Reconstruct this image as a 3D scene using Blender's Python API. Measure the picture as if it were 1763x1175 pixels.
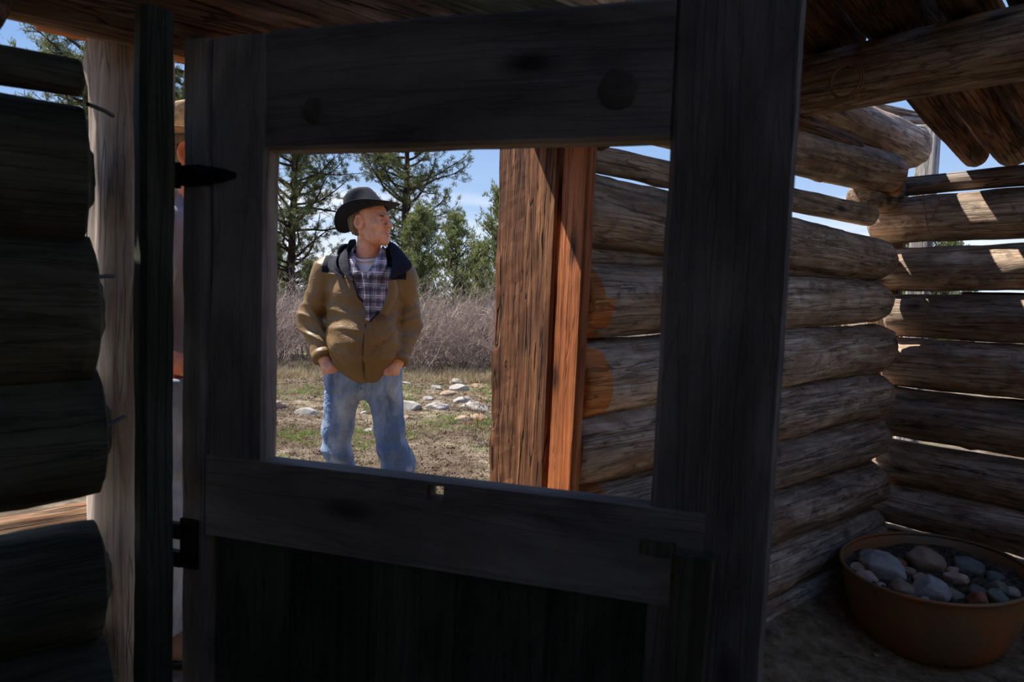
import bpy, math, random
import numpy as np
from mathutils import Vector, Matrix, noise as mn

for o in list(bpy.data.objects): bpy.data.objects.remove(o, do_unlink=True)
S = bpy.context.scene
COL = S.collection

# ------------------------------------------------------------------ camera, sky, sun, exposure
EYE = 1.26
F0 = Vector((.6508, .7592, 0)).normalized(); R0 = Vector((F0.y, -F0.x, 0)); ZZ = Vector((0, 0, 1))
pt, rl = math.radians(3.9), math.radians(2.1)
fw = F0 * math.cos(pt) - ZZ * math.sin(pt); up = ZZ * math.cos(pt) + F0 * math.sin(pt)
rt = R0 * math.cos(rl) + up * math.sin(rl); up = up * math.cos(rl) - R0 * math.sin(rl)
cd = bpy.data.cameras.new('camera'); cam = bpy.data.objects.new('camera', cd); COL.objects.link(cam)
cam.matrix_world = Matrix(((rt.x, up.x, -fw.x, 0), (rt.y, up.y, -fw.y, 0), (rt.z, up.z, -fw.z, EYE), (0, 0, 0, 1)))
cd.sensor_width = 36; cd.lens = 24; cd.clip_start = .02; cd.clip_end = 500
cd.dof.use_dof = True; cd.dof.focus_distance = 3.4; cd.dof.aperture_fstop = 7.0
S.camera = cam
S.view_settings.view_transform = 'Standard'; S.view_settings.look = 'None'
S.view_settings.exposure = 0.7; S.view_settings.gamma = 1; S.view_settings.use_curve_mapping = False
S.cycles.max_bounces = 10; S.cycles.diffuse_bounces = 7; S.cycles.sample_clamp_indirect = 6

def srgb(r, g, b):
    f = lambda c: (c / 255 / 12.92 if c / 255 <= .04045 else ((c / 255 + .055) / 1.055) ** 2.4)
    return (f(r), f(g), f(b), 1)

SUN_DIR = (R0 * -.9 + F0 * .45).normalized() * math.cos(math.radians(57)) + ZZ * math.sin(math.radians(57))
sl = bpy.data.lights.new('sun', 'SUN'); so = bpy.data.objects.new('sun', sl); COL.objects.link(so)
so.rotation_euler = SUN_DIR.to_track_quat('Z', 'Y').to_euler(); so.location = (0, 0, 30)
sl.energy = 6.0; sl.angle = math.radians(.6); sl.color = (1, .95, .87)

W = bpy.data.worlds.new('World'); S.world = W; W.use_nodes = True
nt = W.node_tree; nt.nodes.clear(); N = nt.nodes.new; Lk = nt.links.new
out = N('ShaderNodeOutputWorld'); bg = N('ShaderNodeBackground'); Lk(bg.outputs[0], out.inputs[0])
tc = N('ShaderNodeTexCoord'); sp = N('ShaderNodeSeparateXYZ'); Lk(tc.outputs['Generated'], sp.inputs[0])
rp = N('ShaderNodeValToRGB'); Lk(sp.outputs['Z'], rp.inputs[0])
e = rp.color_ramp.elements; e[0].position = 0; e[0].color = srgb(196, 212, 234)
e[1].position = 1; e[1].color = srgb(88, 132, 198)
for p_, c_ in ((.08, (176, 201, 232)), (.22, (130, 169, 221)), (.5, (100, 144, 208))):
    k = e.new(p_); k.color = srgb(*c_)
mp = N('ShaderNodeMapping'); mp.inputs['Scale'].default_value = (1.6, 1.6, 9); Lk(tc.outputs['Generated'], mp.inputs[0])
nz = N('ShaderNodeTexNoise'); nz.inputs['Scale'].default_value = 1.5; nz.inputs['Detail'].default_value = 7; nz.inputs['Distortion'].default_value = .4
Lk(mp.outputs[0], nz.inputs['Vector'])
cr = N('ShaderNodeValToRGB'); Lk(nz.outputs[0], cr.inputs[0]); cr.color_ramp.elements[0].position = .30; cr.color_ramp.elements[1].position = .52
mr = N('ShaderNodeValToRGB'); Lk(sp.outputs['Z'], mr.inputs[0])
e = mr.color_ramp.elements; e[0].position = 0; e[0].color = (.75, .75, .75, 1); e[1].position = 1; e[1].color = (0, 0, 0, 1)
for p_, v in ((.07, .75), (.10, 1), (.128, .9), (.145, .08), (.3, .12), (.5, .05)):
    k = e.new(p_); k.color = (v, v, v, 1)
mu = N('ShaderNodeMath'); mu.operation = 'MULTIPLY'; Lk(cr.outputs[0], mu.inputs[0]); Lk(mr.outputs[0], mu.inputs[1])
mx = N('ShaderNodeMix'); mx.data_type = 'RGBA'; Lk(mu.outputs[0], mx.inputs[0]); Lk(rp.outputs[0], mx.inputs[6]); mx.inputs[7].default_value = srgb(232, 238, 248)
Lk(mx.outputs[2], bg.inputs[0]); bg.inputs[1].default_value = .74

# ------------------------------------------------------------------ helpers
def link(name, me, mat=None, parent=None, **props):
    o = bpy.data.objects.new(name, me); COL.objects.link(o)
    if mat:
        for m in (mat if isinstance(mat, (list, tuple)) else [mat]): me.materials.append(m)
    if parent: o.parent = parent
    for k_, v_ in props.items(): o[k_] = v_
    return o
def empty(name, loc=(0, 0, 0), rz=0, **props):
    o = bpy.data.objects.new(name, None); COL.objects.link(o); o.location = loc; o.rotation_euler = (0, 0, rz)
    o.empty_display_size = .1
    for k_, v_ in props.items(): o[k_] = v_
    return o
def copy_tree(o, parent=None):
    c = o.copy(); COL.objects.link(c)
    if parent: c.parent = parent
    for ch in [x for x in bpy.data.objects if x.parent == o]: copy_tree(ch, c)
    return c
def wp(x, d, z=0):           # place in metres: sideways, ahead, up from where the photographer stands
    v = R0 * x + F0 * d; return Vector((v.x, v.y, z))
YAW = math.atan2(R0.y, R0.x)
def mesh_np(name, V, Fq, smooth=True, mi=None):
    V = np.asarray(V, np.float32); Fq = np.asarray(Fq, np.int32); n = Fq.shape[1]
    me = bpy.data.meshes.new(name); me.vertices.add(len(V)); me.vertices.foreach_set('co', V.ravel())
    me.loops.add(Fq.size); me.loops.foreach_set('vertex_index', Fq.ravel())
    me.polygons.add(len(Fq)); me.polygons.foreach_set('loop_start', np.arange(0, Fq.size, n, dtype=np.int32))
    me.polygons.foreach_set('use_smooth', np.full(len(Fq), smooth))
    if mi is not None: me.polygons.foreach_set('material_index', np.asarray(mi, np.int32))
    me.update(calc_edges=True); me.validate(); return me
def mesh_py(name, V, Fc, smooth=True):
    me = bpy.data.meshes.new(name); me.from_pydata([tuple(v) for v in V], [], Fc); me.update()
    for p in me.polygons: p.use_smooth = smooth
    return me

# ------------------------------------------------------------------ materials
def newmat(name):
    m = bpy.data.materials.new(name); m.use_nodes = True; n = m.node_tree; n.nodes.clear()
    o = n.nodes.new('ShaderNodeOutputMaterial'); b = n.nodes.new('ShaderNodeBsdfPrincipled'); n.links.new(b.outputs[0], o.inputs[0])
    b.inputs['Specular IOR Level'].default_value = .25
    return m, n, b
def ramp(n, src, stops):
    r = n.nodes.new('ShaderNodeValToRGB'); n.links.new(src, r.inputs[0]); e = r.color_ramp.elements
    e[0].position, e[0].color = stops[0]; e[1].position, e[1].color = stops[-1]
    for p, c in stops[1:-1]: k = e.new(p); k.color = c
    return r.outputs[0]
def noise(n, vec, scale, detail=5, rough=.55, dist=0):
    t = n.nodes.new('ShaderNodeTexNoise'); t.inputs['Scale'].default_value = scale; t.inputs['Detail'].default_value = detail
    t.inputs['Roughness'].default_value = rough; t.inputs['Distortion'].default_value = dist
    if vec is not None: n.links.new(vec, t.inputs['Vector'])
    return t.outputs[0]
def mapping(n, vec, scale, loc=None):
    t = n.nodes.new('ShaderNodeMapping'); t.inputs['Scale'].default_value = scale; n.links.new(vec, t.inputs[0])
    if loc is not None: n.links.new(loc, t.inputs['Location'])
    return t.outputs[0]
def mixc(n, fac, a, b, mode='MIX'):
    t = n.nodes.new('ShaderNodeMix'); t.data_type = 'RGBA'; t.blend_type = mode
    for s_, v in ((0, fac), (6, a), (7, b)):
        if hasattr(v, 'is_linked') or hasattr(v, 'links'): n.links.new(v, t.inputs[s_])
        else: t.inputs[s_].default_value = v
    return t.outputs[2]
def bump(n, b, h, strength, dist=.01):
    t = n.nodes.new('ShaderNodeBump'); t.inputs['Strength'].default_value = strength; t.inputs['Distance'].default_value = dist
    n.links.new(h, t.inputs['Height']); n.links.new(t.outputs[0], b.inputs['Normal'])
def g(v): return (v, v, v, 1)
def wood(name, dark, mid, light, rough=.85, spec=.25, crack=.75, grain=1.0, warm=None, mottle=0):
    m, n, b = newmat(name); tc = n.nodes.new('ShaderNodeTexCoord').outputs['Object']
    oi = n.nodes.new('ShaderNodeObjectInfo'); cb = n.nodes.new('ShaderNodeCombineXYZ')
    mu = n.nodes.new('ShaderNodeMath'); mu.operation = 'MULTIPLY'; mu.inputs[1].default_value = 57; n.links.new(oi.outputs['Random'], mu.inputs[0])
    for i in range(3): n.links.new(mu.outputs[0], cb.inputs[i])
    off = cb.outputs[0]
    gr = noise(n, mapping(n, tc, (1.4 * grain, 22, 22), off), 2.2, 9, .65, .6)
    big = noise(n, mapping(n, tc, (1.5, 4, 4), off), 2.0, 4, .6, .5)
    c = ramp(n, gr, [(.3, dark), (.5, mid), (.72, light)])
    c2 = ramp(n, big, [(.3, g(.45)), (.5, g(.85)), (.7, g(1.25))])
    c = mixc(n, 1.0, c, c2, 'MULTIPLY')
    if warm: c = mixc(n, ramp(n, noise(n, mapping(n, tc, (2, 5, 5), off), 2.5, 5, .6, .8), [(.5, g(0)), (.68, g(.75))]), c, warm)
    ck = noise(n, mapping(n, tc, (.55, 13, 13), off), 2.4, 3, .5, 1.2)
    ckr = ramp(n, ck, [(.472, g(1)), (.492, g(1 - crack)), (.505, g(1 - crack)), (.525, g(1))])
    c = mixc(n, 1.0, c, ckr, 'MULTIPLY')
    vo = n.nodes.new('ShaderNodeTexVoronoi'); vo.inputs['Scale'].default_value = 2.6; n.links.new(mapping(n, tc, (1, 2.6, 2.6), off), vo.inputs['Vector'])
    kn = ramp(n, vo.outputs['Distance'], [(.05, g(.18)), (.1, g(.6)), (.16, g(1))])
    c = mixc(n, 1.0, c, kn, 'MULTIPLY')
    if mottle: c = mixc(n, 1.0, c, ramp(n, noise(n, mapping(n, tc, (4.5, 9, 9), off), 2.6, 9, .74, .5), [(.36, g(1 - mottle)), (.46, g(.9)), (.56, g(1)), (.72, g(1.22))]), 'MULTIPLY')
    rv = n.nodes.new('ShaderNodeMapRange'); n.links.new(oi.outputs['Random'], rv.inputs[0]); rv.inputs[3].default_value = .78; rv.inputs[4].default_value = 1.2
    hs = n.nodes.new('ShaderNodeHueSaturation'); n.links.new(c, hs.inputs['Color']); n.links.new(rv.outputs[0], hs.inputs['Value'])
    n.links.new(hs.outputs[0], b.inputs['Base Color']); b.inputs['Roughness'].default_value = rough
    b.inputs['Specular IOR Level'].default_value = spec
    hsum = mixc(n, .5, gr, ckr); bump(n, b, hsum, .9, .012)
    return m
def plain(name, col, rough=.6, metal=0, var=.25, scale=12, bmp=.3, spec=.3, sheen=0, bd=.004):
    m, n, b = newmat(name); tc = n.nodes.new('ShaderNodeTexCoord').outputs['Object']
    nz = noise(n, tc, scale, 6, .6)
    a = tuple(x * (1 - var) for x in col[:3]) + (1,); c = tuple(min(1, x * (1 + var)) for x in col[:3]) + (1,)
    n.links.new(ramp(n, nz, [(.3, a), (.7, c)]), b.inputs['Base Color'])
    b.inputs['Roughness'].default_value = rough; b.inputs['Metallic'].default_value = metal; b.inputs['Specular IOR Level'].default_value = spec
    if sheen: b.inputs['Sheen Weight'].default_value = sheen
    if bmp: bump(n, b, noise(n, tc, scale * 4, 5), bmp, bd)
    return m
M = {}
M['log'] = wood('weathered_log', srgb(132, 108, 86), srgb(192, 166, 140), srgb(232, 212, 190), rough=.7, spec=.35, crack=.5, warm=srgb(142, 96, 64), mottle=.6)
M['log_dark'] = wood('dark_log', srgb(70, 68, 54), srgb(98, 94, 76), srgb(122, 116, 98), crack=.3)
M['log_grey'] = wood('silver_log', srgb(90, 82, 78), srgb(165, 152, 142), srgb(210, 200, 192), rough=.65, spec=.4, warm=srgb(150, 105, 70))
M['roof'] = wood('roof_log_bark', srgb(60, 42, 32), srgb(126, 96, 74), srgb(180, 148, 120), warm=srgb(130, 78, 40))
M['fresh'] = wood('fresh_cut_pine', srgb(166, 92, 44), srgb(210, 128, 66), srgb(230, 164, 100), crack=.45, rough=.7)
M['jamb'] = wood('rough_brown_timber', srgb(52, 30, 20), srgb(116, 74, 48), srgb(166, 118, 80), crack=.85)
M['plank'] = wood('orange_pine_board', srgb(138, 76, 42), srgb(176, 102, 58), srgb(198, 128, 80), crack=.3, grain=.5, rough=.6)
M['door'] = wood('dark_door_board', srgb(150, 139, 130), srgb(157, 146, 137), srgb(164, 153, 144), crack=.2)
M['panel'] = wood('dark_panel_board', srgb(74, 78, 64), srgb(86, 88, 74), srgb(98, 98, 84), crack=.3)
M['knot'] = plain('dark_knot', srgb(104, 94, 84), .9, 0, .3, 30, .3)
M['iron'] = plain('black_iron', srgb(30, 28, 27), .55, .7, .3, 30, .3)
M['wire'] = plain('rusty_wire', srgb(150, 118, 84), .5, .3, .3, 40, .2)
M['rope'] = plain('old_twine', srgb(130, 112, 92), .9, 0, .3, 60, .5)
M['post_light'] = wood('peeled_post', srgb(165, 138, 118), srgb(218, 196, 178), srgb(240, 226, 214), rough=.7, crack=.3)
M['pale_board'] = wood('pale_board', srgb(150, 148, 150), srgb(205, 202, 200), srgb(235, 232, 230), crack=.4)

# ------------------------------------------------------------------ log / timber meshes (grain runs along local X)
rnd = random.Random(5)
def log_mesh(L, r0, r1, seed, taper0=0, taper1=0, rough=1.0, seg=30, flat=0, cut=.0, step=.035):
    """a trunk from x=0 to x=L; taper = length of the hewn, narrowing end"""
    sd = Vector((seed * 7.31, seed * 3.17, seed * 1.7)); n = max(8, int(L / step)); V = []; Fc = []; mi = []
    kn = [(random.Random(seed * 31 + i).uniform(.05, L), random.Random(seed * 17 + i).uniform(0, 6.28), random.Random(seed * 13 + i).uniform(.015, .03)) for i in range(int(L * 3) + 1)]
    xs = [L * i / n for i in range(n + 1)]
    for t in (taper0, ):
        if t: xs = sorted(set(xs + [t * k / 6 for k in range(6)]))
    if taper1: xs = sorted(set(xs + [L - taper1 * k / 6 for k in range(6)]))
    for x in xs:
        r = r0 + (r1 - r0) * x / L; k = 1
        if taper0 and x < taper0: k = .45 + .55 * math.sin(min(1, x / taper0) * math.pi / 2)
        if taper1 and x > L - taper1: k = min(k, .45 + .55 * math.sin(min(1, (L - x) / taper1) * math.pi / 2))
        oy = r * .10 * rough * mn.noise(Vector((x * 1.3, 0, 0)) + sd); oz = r * .10 * rough * mn.noise(Vector((x * 1.3, 5, 0)) + sd)
        for j in range(seg):
            a = 2 * math.pi * j / seg; ca, sa = math.cos(a), math.sin(a)
            q = 1 + rough * (.09 * mn.noise(Vector((x * 2.2, ca * 1.2, sa * 1.2)) + sd) + .05 * mn.noise(Vector((x * 7, ca * 3, sa * 3)) + sd)
                             + .03 * mn.noise(Vector((x * 5, ca * 9, sa * 9)) + sd) + .018 * mn.noise(Vector((x * 30, ca * 14, sa * 14)) + sd))
            for kx, ka, kr in kn:
                dx = x - kx
                if abs(dx) < .09:
                    da = (a - ka + math.pi) % (2 * math.pi) - math.pi
                    q += .14 * rough * math.exp(-(dx * dx + (da * r) ** 2) / (kr * kr))
            rr = r * q * k
            if flat: rr = min(rr, r * flat / max(1e-3, abs(sa))) if sa < 0 else rr
            V.append((x, oy + rr * ca, oz + rr * sa))
    m = len(xs)
    for i in range(m - 1):
        for j in range(seg):
            b = i * seg; j2 = (j + 1) % seg
            Fc.append((b + j, b + j2, b + seg + j2, b + seg + j)); mi.append(1 if (cut and (xs[i] < cut * (.6 + .8 * abs(math.sin(j * .35 + seed))))) else 0)
    for end, xe, s in ((0, xs[0], 1), (m - 1, xs[-1], -1)):
        b = end * seg; c0 = len(V)
        for kk, kf in ((0, .82), (1, .4)):
            for j in range(seg):
                p = V[b + j]; V.append((xe - s * (.006 + .002 * kk) + s * .003 * mn.noise(Vector((p[1] * 40, p[2] * 40, seed))), p[1] * kf, p[2] * kf))
        V.append((xe - s * .01, 0, 0)); cc = len(V) - 1
        rings = [b, c0, c0 + seg]
        for q in range(2):
            for j in range(seg):
                j2 = (j + 1) % seg; f = (rings[q] + j, rings[q + 1] + j, rings[q + 1] + j2, rings[q] + j2)
                Fc.append(f if s > 0 else f[::-1]); mi.append(1)
        for j in range(seg):
            j2 = (j + 1) % seg; f = (rings[2] + j, cc, rings[2] + j2); Fc.append(f if s > 0 else f[::-1]); mi.append(1)
    me = mesh_py('log', V, Fc)
    for p, i_ in zip(me.polygons, mi): p.material_index = i_
    return me
_seed = [1]
def put_axis(o, a, b, parent=None, roll=None):
    a = Vector(a); b = Vector(b); d = (b - a).normalized(); y = ZZ.cross(d)
    if y.length < .1: y = Vector((0, 1, 0)).cross(d) if abs(d.y) < .9 else Vector((1, 0, 0)).cross(d)
    y.normalize(); z = d.cross(y)
    mat = Matrix(((d.x, y.x, z.x, a.x), (d.y, y.y, z.y, a.y), (d.z, y.z, z.z, a.z), (0, 0, 0, 1)))
    if roll: mat = mat @ Matrix.Rotation(roll, 4, 'X')
    o.matrix_basis = mat
def log(name, a, b, r0, r1=None, mat='log', parent=None, end='fresh', **kw):
    _seed[0] += 1; r1 = r0 if r1 is None else r1
    roll = kw.pop('roll', _seed[0] * 1.3); props = kw.pop('props', {})
    L = (Vector(b) - Vector(a)).length
    o = link(name, log_mesh(L, r0, r1, _seed[0], **kw), [M[mat], M[end]], parent, **props)
    put_axis(o, a, b, roll=roll); return o
def timber_mesh(L, Wd, T, seed, n=None, jag=.002, bev=.006, origin_corner=True):
    """squared timber, x 0..L, y 0..Wd, z 0..T, edges eased and slightly worn"""
    n = n or max(4, int(L / .03)); V = []; Fc = []
    prof = []
    m1, m2 = 7, 4
    def side(p, q, k):
        for i in range(k): t = i / k; prof.append((p[0] + (q[0] - p[0]) * t, p[1] + (q[1] - p[1]) * t))
    b = bev
    side((b, 0), (Wd - b, 0), m1); prof.append((Wd - b, 0)); side((Wd, b), (Wd, T - b), m2); prof.append((Wd, T - b))
    side((Wd - b, T), (b, T), m1); prof.append((b, T)); side((0, T - b), (0, b), m2); prof.append((0, b))
    k = len(prof); sd = Vector((seed * 3.3, seed * 1.1, 7))
    for i in range(n + 1):
        x = L * i / n
        for (y, z) in prof:
            q = Vector((x * 6, y * 14, z * 14)) + sd
            dy = (y / Wd - .5) * 2; dz = (z / T - .5) * 2
            w = jag * (mn.noise(q) + .6 * mn.noise(q * 3.1))
            V.append((x, y + dy * w, z + dz * w))
    for i in range(n):
        for j in range(k):
            j2 = (j + 1) % k; Fc.append((i * k + j, i * k + j2, (i + 1) * k + j2, (i + 1) * k + j))
    for e_, s in ((0, 1), (n, -1)):
        V.append((L * e_ / n, Wd / 2, T / 2)); c = len(V) - 1
        for j in range(k):
            j2 = (j + 1) % k; f = (e_ * k + j, c, e_ * k + j2); Fc.append(f if s > 0 else f[::-1])
    # faces run with the profile counter-clockwise seen from +x: outward
    me = mesh_py('timber', V, Fc, False); return me
def vboard(name, x0, x1, y0, y1, z0, z1, mat, parent=None, lean=(0, 0), jag=.002, bev=.006, **props):
    """upright timber: grain (local X) runs up"""
    _seed[0] += 1; me = timber_mesh(z1 - z0, x1 - x0, y1 - y0, _seed[0], jag=jag, bev=bev)
    o = link(name, me, M[mat], parent, **props)
    # local x->up, local y->+X, local z->+Y
    o.matrix_basis = Matrix(((lean[0], 1, 0, x0), (lean[1], 0, 1, y0), (1, 0, 0, z0), (0, 0, 0, 1))); return o
def hboard(name, x0, x1, y0, y1, z0, z1, mat, parent=None, jag=.002, bev=.006, **props):
    """level timber: grain runs along +X; local y->Z up, local z->-Y"""
    _seed[0] += 1; me = timber_mesh(x1 - x0, z1 - z0, y1 - y0, _seed[0], jag=jag, bev=bev)
    o = link(name, me, M[mat], parent, **props)
    o.matrix_basis = Matrix(((1, 0, 0, x0), (0, 0, -1, y1), (0, 1, 0, z0), (0, 0, 0, 1))); return o
def tubes(polys, sides=4):
    V = []; Fq = []; base = 0
    for P, Rr in polys:
        P = np.asarray(P, float); n = len(P); Rr = np.broadcast_to(np.asarray(Rr, float), (n,))
        T = np.gradient(P, axis=0); T /= np.linalg.norm(T, axis=1)[:, None] + 1e-9
        ref = np.array([0, 0, 1.]) if abs(T[0, 2]) < .8 else np.array([1., 0, 0])
        A = np.cross(T, ref); A /= np.linalg.norm(A, axis=1)[:, None] + 1e-9; B = np.cross(T, A)
        an = np.arange(sides) * 2 * math.pi / sides
        ring = P[:, None] + Rr[:, None, None] * (np.cos(an)[None, :, None] * A[:, None] + np.sin(an)[None, :, None] * B[:, None])
        V.append(ring.reshape(-1, 3)); i = np.arange(n - 1)[:, None] * sides; j = np.arange(sides)[None]; j2 = (j + 1) % sides
        Fq.append(np.stack([i + j, i + sides + j, i + sides + j2, i + j2], -1).reshape(-1, 4) + base); base += n * sides
    return np.concatenate(V), np.concatenate(Fq)
def spline(P, n):
    P = [np.array(p, float) for p in P]; P = [2 * P[0] - P[1]] + P + [2 * P[-1] - P[-2]]; out = []
    m = len(P) - 3
    for i in range(n + 1):
        t = i / n * m; k = min(int(t), m - 1); t -= k; a, b, c, d = P[k:k + 4]
        out.append(.5 * ((2 * b) + (-a + c) * t + (2 * a - 5 * b + 4 * c - d) * t * t + (-a + 3 * b - 3 * c + d) * t ** 3))
    return np.array(out)
def box_np(c, h):
    c = np.array(c, float); h = np.array(h, float)
    V = np.array([[x, y, z] for x in (-1, 1) for y in (-1, 1) for z in (-1, 1)], float) * h + c
    return V, np.array([[0, 1, 3, 2], [4, 6, 7, 5], [0, 4, 5, 1], [2, 3, 7, 6], [0, 2, 6, 4], [1, 5, 7, 3]])
def join_np(parts):
    V = []; Fq = []; b = 0
    for v, f in parts: V.append(v); Fq.append(f + b); b += len(v)
    return np.concatenate(V), np.concatenate(Fq)
# ------------------------------------------------------------------ CABIN: floor and walls
def grid_surface(name, x0, x1, y0, y1, nx, ny, zf):
    xs = np.linspace(x0, x1, nx); ys = np.linspace(y0, y1, ny); V = [(x, y, zf(x, y)) for y in ys for x in xs]
    i, j = np.meshgrid(np.arange(nx - 1), np.arange(ny - 1)); a = (j * nx + i).ravel()
    return mesh_np(name, V, np.stack([a, a + 1, a + nx + 1, a + nx], -1))
def dirt(name, d, m_, l, scale=3.0, patch=None):
    m, n, b = newmat(name); tc = n.nodes.new('ShaderNodeTexCoord').outputs['Object']
    c = ramp(n, noise(n, tc, scale * 6, 9, .7), [(.32, d), (.5, m_), (.68, l)])
    if patch:
        c = mixc(n, ramp(n, noise(n, tc, .55, 4, .6, .6), [(.47, g(0)), (.6, g(.8))]), c, patch[0])
        c = mixc(n, ramp(n, noise(n, tc, 1.6, 6, .7, .6), [(.54, g(0)), (.66, g(.75))]), c, patch[1])
    n.links.new(c, b.inputs['Base Color']); b.inputs['Roughness'].default_value = .95; b.inputs['Specular IOR Level'].default_value = .1
    bump(n, b, noise(n, tc, scale * 9, 8, .75), 1.0, .03); return m
def fz(x, y):
    bank = .10 * max(0, 1 - (1.17 - y) / .45) if y < 1.17 else .10
    bank = max(bank, .09 * max(0, 1 - (3.32 - x) / .35)) if x < 3.32 else max(bank, .09)
    if x < 1.35: bank *= max(0, (x - .95) / .4) if x > .95 else 0
    return .03 + bank + .014 * mn.noise(Vector((x * 5, y * 5, 0))) + .006 * mn.noise(Vector((x * 21, y * 21, 3)))
link('floor', grid_surface('floor', -1.55, 3.46, -2.15, 1.30, 200, 140, fz), dirt('cabin_dirt', srgb(112, 90, 66), srgb(170, 144, 112), srgb(206, 180, 148)), kind='structure')

wf = empty('wall_front', (0, 0, 0), kind='structure')
FY = 1.278
rows = [  # x0, z0, x1, z1, r0, r1, taper at right, cut at left
    (1.24, .10, 3.34, .095, .10, .10, .10, .10), (1.26, .262, 3.36, .262, .103, .10, .12, .08), (1.24, .465, 3.35, .468, .100, .102, .13, .0),
    (1.25, .655, 3.33, .682, .097, .103, .12, .08), (1.246, .862, 3.32, .875, .112, .103, .10, .0), (1.246, 1.032, 3.33, 1.085, .113, .106, .12, .065),
    (1.246, 1.246, 3.29, 1.292, .104, .094, .14, .06), (1.24, 1.372, 2.98, 1.392, .021, .020, .1, .0), (1.246, 1.497, 3.33, 1.468, .094, .094, .20, .0),
    (1.24, 1.626, 3.13, 1.655, .036, .046, .06, .0), (1.24, 1.768, 3.26, 1.864, .066, .092, .04, .0)]
for i, (x0, z0, x1, z1, r0, r1, tp, ct) in enumerate(rows):
    log('log', (x0, FY, z0), (x1, FY - .01, z1), r0, r1, 'log', wf, taper1=tp, cut=ct, taper0=.03 if ct else 0, rough=1.1, end='fresh')
# split filler pieces between the courses
log('log', (1.3, FY, 1.905), (2.90, FY - .03, 1.895), .055, .05, 'roof', wf, taper1=.12)
log('log', (2.05, FY + .03, 1.168), (3.22, FY, 1.150), .022, .017, 'log_grey', wf, taper1=.05, flat=.6)
log('log', (2.2, FY + .02, .572), (3.1, FY + .02, .586), .020, .016, 'roof', wf)
log('log', (-.35, FY - .01, 1.745), (1.36, FY, 1.76), .112, .118, 'roof', wf, rough=.9)      # lintel
log('log', (-1.5, FY, 2.02), (3.64, FY + .02, 2.018), .10, .092, 'log', wf, taper1=.06, end='log')
for z in (2.20, 2.40, 2.6): log('log', (-1.5, FY, z), (2.28 - (z - 2.2) * 3.4, FY, z), .105, .105, 'log_dark', wf, rough=.8, seg=18, step=.08)
# left of the doorway
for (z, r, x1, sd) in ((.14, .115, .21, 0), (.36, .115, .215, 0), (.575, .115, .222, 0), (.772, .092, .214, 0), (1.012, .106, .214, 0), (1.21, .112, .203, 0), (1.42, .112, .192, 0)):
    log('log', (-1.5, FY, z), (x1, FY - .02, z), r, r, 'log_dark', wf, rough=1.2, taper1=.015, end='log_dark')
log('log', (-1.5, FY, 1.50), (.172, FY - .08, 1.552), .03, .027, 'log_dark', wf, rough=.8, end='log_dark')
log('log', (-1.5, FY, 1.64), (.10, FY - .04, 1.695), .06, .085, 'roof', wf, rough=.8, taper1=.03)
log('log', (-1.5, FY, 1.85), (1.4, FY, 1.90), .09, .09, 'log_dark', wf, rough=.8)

wr = empty('wall_right', (0, 0, 0), kind='structure')
for i, (z, r, y0) in enumerate(((.115, .120, 1.40), (.35, .100, 1.14), (.553, .100, 1.28), (.775, .115, 1.15), (1.01, .111, 1.29), (1.225, .099, 1.17), (1.44, .098, 1.26), (1.66, .105, 1.22))):
    y0 = (1.40, 1.38, 1.30, 1.38, 1.30, 1.30, 1.40, 1.40)[i]; ye = .30 if z > .9 else -2.2  # upper logs stop early: an unseen opening added to light the interior
    log('log', (3.43, y0, z + (.006 if i % 2 else -.004)), (3.42, ye, z + .02), r, r * 1.02, 'log', wr, taper0=.04, rough=.9, end='log')
    if z > .9: log('log', (3.42, -1.6, z), (3.42, -2.2, z), r, r, 'log', wr, end='log')
log('log', (3.47, 1.33, -.05), (3.47, 1.33, 1.70), .075, .07, 'roof', wr, rough=.8)  # filler post added at the corner to block light coming through
log('log', (3.43, 1.33, 1.822), (3.40, -2.2, 1.85), .042, .052, 'log_grey', wr, taper0=.0, end='log')
log('log', (3.45, 1.0, 1.331), (3.45, -.6, 1.336), .013, .012, 'roof', wr, rough=.5)
for x_, z_ in ((1.22, 1.81), ): log('log', (3.23, x_ + .02, z_ - .012), (3.52, x_ + .10, z_ - .005), .043, .045, 'log_grey', wr, rough=.8)
log('log', (3.06, 1.31, 1.738), (3.40, 1.31, 1.748), .052, .056, 'log', wr, end='log', rough=.8)
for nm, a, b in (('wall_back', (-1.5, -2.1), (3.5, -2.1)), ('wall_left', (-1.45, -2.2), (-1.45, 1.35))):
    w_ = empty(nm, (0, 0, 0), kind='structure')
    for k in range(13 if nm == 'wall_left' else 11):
        if nm == 'wall_left' and 4 < k < 8:      # unseen opening added in the left wall to light the door face
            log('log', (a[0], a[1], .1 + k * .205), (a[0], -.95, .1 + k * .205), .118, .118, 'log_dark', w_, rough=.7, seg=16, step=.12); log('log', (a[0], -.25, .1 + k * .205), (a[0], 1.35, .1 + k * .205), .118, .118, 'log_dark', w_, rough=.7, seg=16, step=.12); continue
        log('log', (a[0], a[1], .1 + k * .205), (b[0], b[1], .1 + k * .205), .118, .118, 'log_dark', w_, rough=.7, seg=16, step=.12)

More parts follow.
